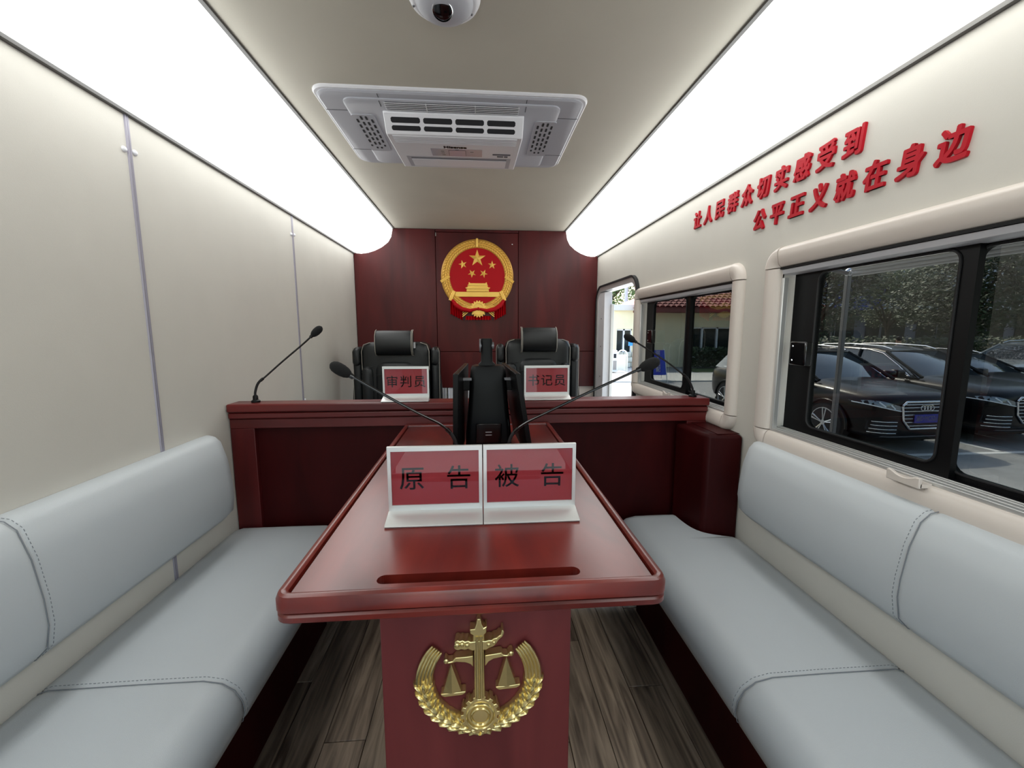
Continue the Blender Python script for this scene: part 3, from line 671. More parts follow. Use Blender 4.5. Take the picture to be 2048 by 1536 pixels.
def bench(sgn, xw, xf, y_end, seam, label, cut=False):
    o = empty('bench', (xw+sgn*.2, .6, 0), label, 'bench')
    def sec(y):
        pr = cushion_profile(xw+sgn*.002, xf, .300, .414, sgn); e = max(0, (y-(y_end-.03))/.03); e2 = 1-math.sqrt(max(0, 1-e*e))
        r = []
        for x, z in pr:
            if z > .31: z -= .022*e2
            if cut and y > 1.25:        # seat narrows beside the corner box
                lim = .896 if y < 1.285 else .742+.154/(1+((y-1.285)/.034)**2)
                x = min(x, lim)
            r.append((x, z))
        return r
    ys = ygrid(YF+.02, y_end, seam)
    if cut: ys = sorted(set(ys+[1.27+k*.006 for k in range(34)]))
    build(MB().loft(seam_loft(sec, ys, seam)), 'seat_cushion', LEATH, o, smooth=60)
    pr = sec(seam)[1:-1]
    build(MB().tube([V(x, seam-.0035, z+.0002) for x, z in pr], .0010, 6), 'seam', THREAD, o, smooth=60)
    st = []
    mb = MB(); acc = 0
    P_ = [V(x+0, seam+.007, z+.0006) for x, z in pr]
    for a, c_ in zip(P_[:-1], P_[1:]):
        n = max(1, int((c_-a).length/.008))
        for k in range(n):
            u = a+(c_-a)*(k+.2)/n; v = a+(c_-a)*(k+.75)/n; mb.tube([u, v], .0005, 4)
    build(mb, 'stitching', THREAD, o, kind='stuff')
    xb = xf-sgn*.10
    build(MB().box(min(xw+sgn*.006, xb), max(xw+sgn*.006, xb), YF+.02, 1.31 if cut else y_end, .004, .296), 'plinth', MAHOGD, o)
    if cut: build(MB().box(xb, .742, 1.31, y_end, .004, .296), 'plinth', MAHOGD, o)
    build(MB().box(min(xb, xf-sgn*.025), max(xb, xf-sgn*.025), YF+.02, y_end, .282, .299), 'seat_board', MAHOGD, o)
    return o
bench(1, XL, -.490, 1.522, .818, 'long pale grey leather bench along the plain left wall')
bench(-1, XR, .520, 1.508, .735, 'long pale grey leather bench under the windows', cut=True)
def back_cushion(sgn, xw, y_end, z0, z1, seam, label):
    o = empty('wall_cushion', (xw, .5, z0), label, 'cushion')
    T = .085
    def sec(y):
        e = max(0, (y-(y_end-.035))/.035); sh = 1-math.sqrt(max(0, 1-e*e)); t = T*(1-.5*sh)
        a, c_ = z0+.012*sh, z1-.012*sh; h = c_-a
        p = [(0, a+.004), (.018, a), (t*.62, a+.006), (t*.9, a+.030), (t, a+.075), (t*.98, a+h*.45), (t*.86, a+h*.72), (t*.66, c_-.022), (t*.44, c_-.005), (.012, c_), (0, c_-.004)]
        return [(xw+sgn*(.001+x), z) for x, z in p]
    ys = ygrid(YF+.02, y_end, seam, .05)
    build(MB().loft(seam_loft(sec, ys, seam, .004)), 'cushion_body', LEATH, o, smooth=60)
    pr = sec(seam)[1:-1]
    build(MB().tube([V(x, seam-.003, z) for x, z in pr], .0010, 6), 'seam', THREAD, o, smooth=60)
    mb = MB()
    P_ = [V(x+sgn*.0006, seam+.007, z) for x, z in pr]
    for a, c_ in zip(P_[:-1], P_[1:]):
        n = max(1, int((c_-a).length/.008))
        for k in range(n): mb.tube([a+(c_-a)*(k+.2)/n, a+(c_-a)*(k+.75)/n], .0005, 4)
    build(mb, 'stitching', THREAD, o, kind='stuff')
    return o
back_cushion(1, XL, 1.405, .502, .787, .782, 'pale grey leather back cushion fixed to the plain left wall')
back_cushion(-1, XR, 1.235, .528, .778, .700, 'pale grey leather back cushion fixed under the large window')

# ------------------------------------------------------------------ name plates
def plate(x0, x1, yp, zb, top_, body, sizes, label, spacing):
    o = empty('name_plate', ((x0+x1)/2, yp, zb), label, 'name plate', 'silver framed name plates')
    zp = zb+.014; a, b_ = x0+.0006, x1-.0006
    # L section: sloping foot, upright back
    foot = [(yp-.040, zb), (yp-.042, zb+.003), (yp-.039, zb+.0055), (yp-.003, zp+.001), (yp+.006, zp), (yp+.006, zb)]
    build(MB().prism(foot, a, b_, lambda p, q, d: V(d, p, q)), 'foot', SILVER, o, bevel=.0006)
    bw = .008; fo = [(a, zp), (b_, zp), (b_, top_), (a, top_)]; fi = [(a+.0065, zp+.011), (b_-.0065, zp+.011), (b_-.0065, top_-.009), (a+.0065, top_-.009)]
    rings = [[V(p[0], yp-.0005, p[1]) for p in fi], [V(p[0], yp-.0005, p[1]) for p in fo], [V(p[0], yp+.006, p[1]) for p in fo], [V(p[0], yp+.006, p[1]) for p in fi], [V(p[0], yp-.0005, p[1]) for p in fi]]
    build(MB().loft(rings, cap=False), 'frame', SILVER, o, bevel=.0005)
    build(MB().box(fi[0][0], fi[1][0], yp+.0022, yp+.0032, fi[0][1], fi[2][1]), 'red_card', CARD, o)
    cz = (fi[0][1]+fi[2][1])/2-.004; n = len(body)
    for k, ch in enumerate(body):
        cx_ = (a+b_)/2+(k-(n-1)/2)*spacing
        build(text(ch, sizes, lambda x, y, z: V(cx_+x, yp+.0021-abs(z), cz+y), extrude=.0003, bold=.0003), 'lettering', INK, o)
    build(MB().box(fi[0][0], fi[1][0], yp+.0003, yp+.0008, fi[0][1], fi[2][1]), 'clear_cover', CLEAR, o)
    return o
plate(-.170, .005, .757, TZ-.004, .910, '原告', .048, 'silver name plate reading 原告 on a red card, left of the pair on the table', .086)
plate(.0055, .182, .757, TZ-.004, .910, '被告', .048, 'silver name plate reading 被告 on a red card, right of the pair on the table', .086)
plate(-.353, -.184, 1.557, LZ, .988, '审判员', .046, 'silver name plate reading 审判员 on the counter before the left black chair', .050)
plate(.169, .342, 1.557, LZ, .988, '书记员', .046, 'silver name plate reading 书记员 on the counter before the right black chair', .050)

# ------------------------------------------------------------------ gooseneck microphones
def mic(bx_, by, bz, pts, label):
    if bz < .8: bz = TZ-.0037
    o = empty('microphone', (bx_, by, bz), label, 'microphone', 'black gooseneck microphones')
    P_ = [V(*p) for p in pts]
    # smooth the path
    def cr(p0, p1, p2, p3, t): return .5*((2*p1)+(p2-p0)*t+(2*p0-5*p1+4*p2-p3)*t*t+(3*p1-p0-3*p2+p3)*t*t*t)
    Q = []; E_ = [2*P_[0]-P_[1]]+P_+[2*P_[-1]-P_[-2]]
    for i in range(len(P_)-1):
        for k in range(6): Q.append(cr(E_[i], E_[i+1], E_[i+2], E_[i+3], k/6))
    Q.append(P_[-1])
    build(MB().lathe([(.015, 0), (.015, .006), (.009, .010), (.0085, .022), (.006, .026)], (bx_, by, bz), (0, 0, 1), 20), 'base', BLACK, o, smooth=40)
    n = len(Q); m1 = int(n*.42)
    build(MB().tube(Q[:m1+1], .0044, 10), 'flexible_neck', RUBBER, o, smooth=60)
    build(MB().tube([Q[m1-1], Q[m1], Q[m1+1]], .0052, 10), 'neck_collar', BLACKG, o, smooth=60)
    build(MB().tube(Q[m1:], .0032, 10), 'stem', BLACKG, o, smooth=60)
    d = (Q[-1]-Q[-3]).normalized()
    build(MB().lathe([(.0055, -.008), (.0062, 0), (.0062, .006)], Q[-1], d, 14), 'head_collar', BLACKG, o, smooth=50)
    build(MB().lathe([(.006, 0), (.0085, .003), (.0118, .010), (.0135, .020), (.0135, .030), (.0122, .038), (.0085, .0445), (.003, .048), (0, .0485)], Q[-1], d, 20), 'foam_windscreen', FOAM, o, smooth=80)
    return o
mic(-.804, 1.56, LZ, [(-.804, 1.56, LZ+.02), (-.803, 1.56, .900), (-.790, 1.56, .932), (-.760, 1.56, .958), (-.70, 1.56, 1.010), (-.63, 1.56, 1.068), (-.594, 1.56, 1.100)], 'black gooseneck microphone at the left end of the counter, leaning right')
mic(.833, 1.56, LZ, [(.833, 1.56, LZ+.02), (.828, 1.56, .90), (.808, 1.56, .935), (.775, 1.56, .960), (.72, 1.56, 1.000), (.64, 1.56, 1.050), (.592, 1.56, 1.078)], 'black gooseneck microphone at the window end of the counter, leaning left')
mic(-.052, .985, TZ-.004, [(-.052, .985, TZ+.02), (-.052, .985, .825), (-.062, .980, .868), (-.090, .975, .900), (-.14, .965, .930), (-.22, .955, .980), (-.283, .945, 1.022)], 'black gooseneck microphone on the table leaning towards the left bench')
mic(.066, .985, TZ-.004, [(.066, .985, TZ+.02), (.067, .985, .825), (.076, .980, .868), (.105, .975, .897), (.16, .965, .928), (.26, .955, .978), (.372, .94, 1.032)], 'black gooseneck microphone on the table leaning towards the right bench')

# ------------------------------------------------------------------ twin screen evidence display
ed = empty('display_stand', (.026, 1.15, TZ-.004), 'black tower with two side screens and a top arm in the middle of the table', 'display stand')
cxx = .020
def sring(w_, d_, z, r=.014): return [V(cxx+.005+a, 1.17+b_, z) for a, b_ in rrect(-w_, w_, -d_, d_, r, 4)]
build(MB().loft([sring(.064, .055, TZ-.0036), sring(.062, .052, .84), sring(.056, .046, .90), sring(.051, .040, .97), sring(.048, .036, 1.012), sring(.044, .033, 1.022), sring(.038, .028, 1.024)]), 'tower', BLACK, ed, smooth=40)
build(MB().loft([[V(cxx+.002+a, 1.165+b_, z) for a, b_ in rrect(-w_, w_, -.012, .012, .006, 3)] for w_, z in ((.024, 1.023), (.022, 1.029), (.0165, 1.034), (.0155, 1.06), (.0155, 1.094), (.014, 1.098))]), 'top_arm', BLACK, ed, smooth=40)
build(MB().lathe([(.019, 0), (.019, .004)], (cxx+.002-.02, 1.165, 1.078), (1, 0, 0), 20).lathe([(.010, 0), (.010, .040)], (cxx+.002-.02, 1.165, 1.078), (1, 0, 0), 20), 'hinge_knob', CHROME if False else ALUD, ed, smooth=50)
tp = build(MB().box(cxx-.030, cxx+.040, 1.110, 1.1165, .815, .870), 'port_panel', BLACKG, ed, bevel=.002)
for z in (.838, .846): build(MB().box(cxx-.004, cxx+.013, 1.108, 1.111, z, z+.0018), 'port', SILVER, tp)
def screen(n0, n1, tilt, label):
    # n0,n1: near and far x at the top edge ; tilt: shift of the bottom edge outward
    z0_, z1_ = .795, 1.017; th = .013; s = -1 if n0 < 0 else 1
    v = []
    for z, k in ((z1_, 0), (z0_, 1)):
        for (x, y) in ((n0, 1.0), (n1, 1.33)):
            for q in (0, th): v.append(V(x+tilt*k-s*q+s*.0, y, z))
    o = build(MB().add(v, [(0, 1, 3, 2), (4, 6, 7, 5), (0, 2, 6, 4), (1, 5, 7, 3), (0, 4, 5, 1), (2, 3, 7, 6)]), 'screen_panel', BLACK, ed, bevel=.002)
    g_ = [v[0], v[2], v[6], v[4]]; c = sum(g_, V(0, 0, 0))/4; g_ = [c+(p-c)*.95+V(s*.0006, 0, 0) for p in g_]; gb = [p-V(s*.0004, 0, 0) for p in g_]
    build(MB().loft([g_, gb]), 'screen_glass', BLACKG, o)
screen(-.062, -.046, -.004, ''); screen(.100, .086, .036, '')
for xa, xb in ((-.048, -.020), (.064, .092)):
    build(MB().box(xa, xb, 1.15, 1.18, .955, .985), 'bracket', BLACK, ed, bevel=.002)
    build(MB().box(xa, xb, 1.135, 1.145, .985, .992), 'bracket_arm', ALUD, ed)
for s, xa in ((-1, -.028), (1, .074)): build(MB().tube([(xa, 1.14, .92), (xa+s*.006, 1.12, .86), (xa+s*.004, 1.12, .80)], .0012, 6), 'thin_cable', BLACK, ed)

# ------------------------------------------------------------------ black leather chairs behind the counter
def chair(cx_, dz, label, lab):
    o = empty('judge_chair', (cx_, 2.7, 0), label, 'chair', 'black leather chairs behind the counter')
    Yf = 2.62
    def pad(x0, x1, z0, z1, y0, y1, r, name, mt=BLEATH, crown=.012, par=o, smooth=60):
        n = 6; rings = []
        for k, (d, ins) in enumerate(((0, .010), (.3, .002), (.6, 0), (1, 0))): pass
        rr = rrect(x0, x1, z0, z1, r, 6)
        cx0_, cz0_ = (x0+x1)/2, (z0+z1)/2
        mn_ = min(x1-x0, z1-z0)
        def rg(y, s): s = min(s, mn_*.30*s/.05+0*s); return [V(cx_+cx0_+(a-cx0_)*(1-s/(x1-x0)*2), y, dz+cz0_+(b_-cz0_)*(1-s/(z1-z0)*2)) for a, b_ in rr]
        return build(MB().loft([rg(y0-crown, .05), rg(y0-crown*.75, .025), rg(y0, .006), rg(y0+.015, 0), rg(y1, 0)]), name, mt, par, smooth=smooth)
    lean = 0
    pad(-.205, .205, .42, 1.045, Yf, Yf+.12, .055, 'backrest')
    ip = pad(-.125, .125, .50, .930, Yf-.012, Yf+.05, .06, 'centre_pad', crown=.010)
    build(MB().box(cx_-.12, cx_+.12, Yf-.026, Yf-.0215, dz+.846, dz+.8485), 'pad_seam', RUBBER, o)
    for s in (-1, 1):
        pad(min(s*.205, s*.135), max(s*.205, s*.135), .44, .90, Yf-.018, Yf+.05, .034, 'side_bolster', crown=.014)
        pad(min(s*.262, s*.210), max(s*.262, s*.210), .45, 1.015, Yf+.02, Yf+.11, .024, 'outer_wing', crown=.010)
        pad(min(s*.262, s*.212), max(s*.262, s*.212), .90, 1.008, Yf+.006, Yf+.03, .024, 'wing_cap', crown=.010)
        build(MB().tube([(cx_+s*.200, Yf-.004, dz+.46), (cx_+s*.203, Yf-.004, dz+.99), (cx_+s*.190, Yf-.002, dz+1.03), (cx_+s*.15, Yf, dz+1.043)], .0022, 6), 'piping', PIPE, o, smooth=60)
        build(MB().tube([(cx_+s*.262, Yf+.012, dz+.50), (cx_+s*.263, Yf+.012, dz+.99), (cx_+s*.255, Yf+.012, dz+1.01)], .0016, 6), 'piping', PIPE, o, smooth=60)
        build(MB().loft([[V(cx_+s*a, y, dz+z) for a, y in ((.215, Yf+.03), (w_, Yf+.03), (w_+.004, Yf+.06), (w_, Yf+.10), (.215, Yf+.10))] for z, w_ in ((.86, .262), (.74, .272), (.60, .280), (.45, .282))]), 'wing_flare', BLEATH, o, smooth=60)
        build(MB().tube([(cx_+s*(.13+.072*math.sin(t)), Yf-.0335+.012*math.sin(t), dz+.845+.055*math.cos(t)) for t in [PI*.5*k/6 for k in range(7)]], .0018, 6), 'seam', RUBBER, o, smooth=60)
        # armrest folded down beside the seat
        pad(min(s*.30, s*.235), max(s*.30, s*.235), .60, .66, 2.30, Yf+.04, .02, 'armrest', crown=.01)
    # headrest: rolled pillow section extruded sideways
    pr = [(0, -.060), (-.022, -.076), (-.052, -.070), (-.070, -.045), (-.074, 0), (-.068, .045), (-.048, .072), (-.018, .080), (.01, .070), (.014, 0)]
    hz = dz+1.040
    rings = []
    for t, s in ((-.113, .90), (-.109, .985), (-.100, 1.0), (.100, 1.0), (.109, .985), (.113, .90)):
        rings.append([V(cx_+t, Yf+a*s, hz+b_*s) for a, b_ in pr])
    hr = build(MB().loft(rings), 'headrest', BLEATH, o, sub=1)
    for t in (-.106, .106, .113 if lab else -.113):
        build(MB().tube([V(cx_+t, Yf+a*1.0, hz+b_*1.0) for a, b_ in pr[1:8]], .0018, 6), 'headrest_piping', PIPE, hr, smooth=60)
    if lab: build(MB().box(cx_+.112, cx_+.124, Yf-.022, Yf-.020, hz-.030, hz+.006), 'care_tag', WHITEP, hr)
    for s in (-.05, .05): build(MB().tube([(cx_+s, Yf+.04, hz-.09), (cx_+s, Yf+.04, hz)], .006, 8), 'headrest_post', CHROME, o)
    pad(-.21, .21, .40, .49, 2.20, Yf+.05, .04, 'seat', crown=.02)
    build(MB().box(cx_-.16, cx_+.16, 2.3, 2.62, .06, .40), 'pedestal', BLACK, o, bevel=.01)
    build(MB().box(cx_-.2, cx_+.2, 2.25, 2.70, .003, .06), 'floor_rail', BLACK, o, bevel=.005)
    return o
chair(-.508, 0, 'black leather captain chair with white tag behind the left name plate', True)
chair(.373, .018, 'black leather captain chair behind the right name plate, nearest the door', False)

# ================================================================== outside
GZ = -.90
PAVE = mat('paving', lin(142, 142, 139), .85, bump=.3, bscale=30, var=.14, vscale=3)
ground = build(MB().box(-40, 70, -30, 90, GZ-.2, GZ), 'floor_outside', PAVE, kind='structure'); ground.name = 'ground'
LINE = mat('road_paint', lin(215, 215, 210), .8)
for k in range(6):
    x = 3.75+k*2.45
    p = build(MB().box(x-.05, x+.05, 6.1, 11.2, GZ, GZ+.004), 'painted_line', LINE, ground)
build(MB().box(3.7, 16.1, 6.02, 6.12, GZ, GZ+.004), 'painted_line', LINE, ground)
build(MB().box(1.0, 30, 15.6, 18.6, GZ, GZ+.05), 'kerb', mat('pale_paving', lin(190, 188, 180), .85, var=.08, vscale=2), ground)
GRASS = mat('grass', lin(72, 86, 44), .95, var=.3, vscale=20)
build(MB().box(10.3, 19, 18.61, 20.5, GZ+.001, GZ+.05), 'grass_verge', GRASS, kind='stuff', label='short grass strip in front of the cream gatehouse', cat='grass')
# ---- gatehouse
BCREAM = mat('cream_render', lin(232, 222, 186), .9, var=.05, vscale=2)
TILE = mat('red_roof_tile', lin(142, 74, 68), .75, var=.2, vscale=3)
EAVE = mat('eave_paint', lin(112, 62, 56), .7)
WGL = mat('dark_house_glass', lin(30, 38, 40), .06, spec=.8)
BX0, BX1, BY, EZ = 6.9, 18.2, 22.0, 2.30
gh = empty('gatehouse', (12, BY, GZ), 'cream gatehouse with red tiled roof beyond the parking area', 'building')
build(holed(0, .3, BX0, BX1, GZ, EZ, [(11.3, 14.7, -.41, 1.25), (15.4, 17.6, -.3, 1.3), (7.35, 8.2, -.35, 1.15)]), 'tmp', BCREAM, gh)
tmp = [o for o in gh.children][0]; tmp.name = 'wall_face'
for v in tmp.data.vertices: x, y, z = v.co+base(gh); v.co = V(y, BY+x, z)-base(gh)
tmp.data.update()
build(MB().box(BX0, BX0+.3, BY+.3, BY+5.3, GZ, EZ), 'side_wall', BCREAM, gh)
build(MB().box(BX1-.3, BX1, BY+.3, BY+5.3, GZ, EZ), 'side_wall', BCREAM, gh)
build(MB().box(BX0-.1, 8.9, BY-.2, BY+.3, EZ-.18, EZ+.12), 'cornice', mat('stone_trim', lin(205, 200, 190), .9), gh)
build(MB().box(8.2, BX1+.6, BY-.75, BY+.2, EZ-.30, EZ-.05), 'eave_board', EAVE, gh, bevel=.02)
for (xa, xb, za, zb) in ((11.3, 14.7, -.41, 1.25), (15.4, 17.6, -.3, 1.3), (7.35, 8.2, -.35, 1.15)):
    w1 = build(MB().box(xa, xb, BY+.2, BY+.26, za, zb), 'house_window', WGL, gh)
    n = 2 if xb-xa < 3 else 4
    for k in range(n+1):
        x = xa+(xb-xa)*k/n; build(MB().box(x-.04, x+.04, BY+.10, BY+.2, za, zb), 'window_mullion', WHITEP, w1)
    for z in (za, zb-.08): build(MB().box(xa, xb, BY+.10, BY+.2, z, z+.08), 'window_bar', WHITEP, w1)
    build(MB().box(xa-.1, xb+.1, BY-.1, BY+.1, za-.14, za-.02), 'window_sill', WHITEP, w1)
# hipped roof of tile courses
mb = MB(); rows, nxx = 9, 34
for r_ in range(rows):
    t0 = r_/rows; y = BY-.8+t0*3.2; z = EZ-.05+t0*1.35; ind = t0*2.6
    xa, xb = 8.1+ind, BX1+.6-ind*.3; n = int((xb-xa)/.3)
    for k in range(n):
        x = xa+k*.3; dy, dz_ = 3.2/rows+.06, 1.35/rows
        rg = lambda yy, zz: [V(x, yy, zz), V(x+.05, yy, zz+.06), V(x+.15, yy, zz+.085), V(x+.25, yy, zz+.06), V(x+.3, yy, zz)]
        mb.loft([rg(y, z+.03), rg(y+dy, z+dz_)], closed=False, cap=False)
build(mb, 'roof_tiles', TILE, gh, smooth=50, kind='stuff')
build(MB().add([V(8.1, BY-.8, EZ-.06), V(BX1+.6, BY-.8, EZ-.06), V(BX1-.2, BY+2.4, EZ+1.3), V(10.7, BY+2.4, EZ+1.3), V(8.1, BY+5.6, EZ-.06), V(BX1+.6, BY+5.6, EZ-.06)], [(0, 1, 2, 3), (0, 3, 4), (3, 2, 5, 4), (1, 5, 2)]), 'roof_slope', TILE, gh)
build(MB().tube([(10.7, BY+2.4, EZ+1.38), (BX1-.2, BY+2.4, EZ+1.38)], .09, 8), 'ridge_tiles', TILE, gh, smooth=60)
build(MB().tube([(8.1, BY-.8, EZ+.03), (10.7, BY+2.4, EZ+1.38)], .08, 8), 'ridge_tiles', TILE, gh, smooth=60)
STONE = mat('rough_stone', lin(186, 184, 170), .95, var=.25, vscale=6)
for r_ in range(3):
    for k in range(7):
        x = 6.9+k*.42+(.2 if r_ % 2 else 0); build(MB().box(x+.01, x+.40, BY-.12, BY, GZ+.28*r_+.01, GZ+.28*(r_+1)-.01), 'stone', STONE, gh, bevel=.02, seg=1)

# ---- recycling station, street sign, blue A board, posts
bn = empty('recycling_station', (6.25, 19.3, GZ), 'white arched recycling bin station seen through the open door', 'bin')
WB = mat('cream_bin', lin(236, 234, 224), .6); GB = mat('grey_bin', lin(150, 142, 134), .7)
build(MB().box(6.02, 6.45, 19.1, 19.6, GZ+.052, GZ+1.06), 'bin_cabinet', WB, bn, bevel=.02)
for x in (6.05, 6.25):
    build(MB().box(x, x+.16, 19.08, 19.11, GZ+.15, GZ+.58), 'bin_door', GB, bn); build(MB().box(x+.02, x+.14, 19.08, 19.11, GZ+.70, GZ+.90), 'bin_opening', DARKV, bn)
arch = [(6.48+.24-.24*math.cos(PI*k/12), GZ+.82+.24*math.sin(PI*k/12)) for k in range(13)]
build(MB().tube([V(6.48, 19.2, GZ+.052)]+[V(a, 19.2, c_) for a, c_ in arch]+[V(6.96, 19.2, GZ+.052)], .03, 8), 'arch_frame', WB, bn, smooth=60)
build(MB().box(6.50, 6.94, 19.3, 19.34, GZ+.1, GZ+.85), 'arch_back', mat('pale_board', lin(226, 222, 206), .8), bn)
ss = empty('street_sign', (6.95, 18.4, GZ), 'small blue street sign on a white post by the gatehouse', 'sign')
build(MB().tube([(6.95, 18.4, GZ), (6.95, 18.4, .62)], .035, 8), 'post', WHITEP, ss, smooth=60)
build(MB().box(6.70, 7.50, 18.36, 18.40, .40, .62), 'sign_board', mat('sign_blue', lin(40, 130, 214), .5), ss)
build(MB().box(7.05, 7.42, 18.35, 18.36, .47, .55), 'sign_mark', WHITEP, ss)
AX, AY, AZ = 7.08, 16.0, GZ+.05
ab = empty('a_board', (AX, AY, AZ), 'blue A-frame notice board with white characters on the pavement beyond the rear window', 'sign')
BLUEB = mat('board_blue', lin(26, 62, 180), .5)
bq = [(-.33, 0, .18), (.33, 0, .18), (.27, .16, 1.16), (-.27, .16, 1.16)]
build(MB().loft([[V(AX+a, AY+b_, AZ+c_) for a, b_, c_ in bq], [V(AX+a, AY+b_+.03, AZ+c_) for a, b_, c_ in bq]]), 'board', BLUEB, ab)
for sx in (-1, 1):
    build(MB().tube([(AX+sx*.35, AY-.03, AZ), (AX+sx*.28, AY+.17, AZ+1.2)], .016, 6), 'leg', SILVER, ab); build(MB().tube([(AX+sx*.35, AY+.50, AZ), (AX+sx*.28, AY+.2, AZ+1.2)], .016, 6), 'leg', SILVER, ab)
for k, ch in enumerate('训入油配'):
    zc_ = 1.04-k*.215
    build(text(ch, .21, lambda x, y, z: V(AX+x*.9, AY+(zc_+y-.18)*.163-.008-abs(z), AZ+zc_+y), extrude=.001, bold=.006), 'lettering', WHITEP, ab)
tp_ = empty('gate_post', (6.55, 21.0, GZ), 'tall white gate post with a ball top beyond the open door', 'post')
build(MB().tube([(6.1, 20.9, GZ), (6.1, 20.9, 2.9)], .09, 10), 'shaft', WHITEP, tp_, smooth=60)
build(MB().ell((6.1, 20.9, 3.0), .16, .16, .16), 'ball', WHITEP, tp_, smooth=80)
lp = empty('utility_pole', (10.2, 28.8, GZ), 'plain grey utility pole in front of the tree beyond the door', 'pole')
build(MB().tube([(10.2, 28.8, GZ), (10.2, 28.8, 7.5)], [.14, .10], 10), 'shaft', mat('pole_grey', lin(190, 196, 200), .6), lp, smooth=60)

# ---- awning fixed outside the large window
aw = empty('awning', (1.7, 1.4, 1.45), 'grey roll-out awning and its upright arm outside the large window', 'awning')
AWM = mat('awning_fabric', lin(206, 204, 198), .8)
build(MB().add([V(.99, -.9, 1.80), V(2.3, -.9, 1.49), V(2.3, 2.47, 1.49), V(.99, 2.47, 1.80), V(.99, -.9, 1.805), V(2.3, -.9, 1.495), V(2.3, 2.47, 1.495), V(.99, 2.47, 1.805)], [(0, 1, 2, 3), (4, 5, 6, 7), (0, 1, 5, 4), (1, 2, 6, 5), (2, 3, 7, 6), (3, 0, 4, 7)]), 'fabric', AWM, aw)
for k, (z, r) in enumerate(((1.452, .006), (1.468, .012), (1.49, .016))): build(MB().tube([(2.31, -.9, z), (2.31, 2.48, z)], r, 8), 'front_rail', ALU, aw, smooth=60)
build(MB().box(2.293, 2.318, 2.495, 2.520, -.88, 1.46), 'arm', ALUD, aw, bevel=.003)
build(MB().tube([(1.0, 2.45, 1.70), (2.29, 2.50, 1.47)], .012, 8), 'strut', ALUD, aw, smooth=60)
build(MB().ell((2.305, 2.507, 1.475), .022, .022, .026), 'elbow_joint', CHROME, aw, smooth=80)

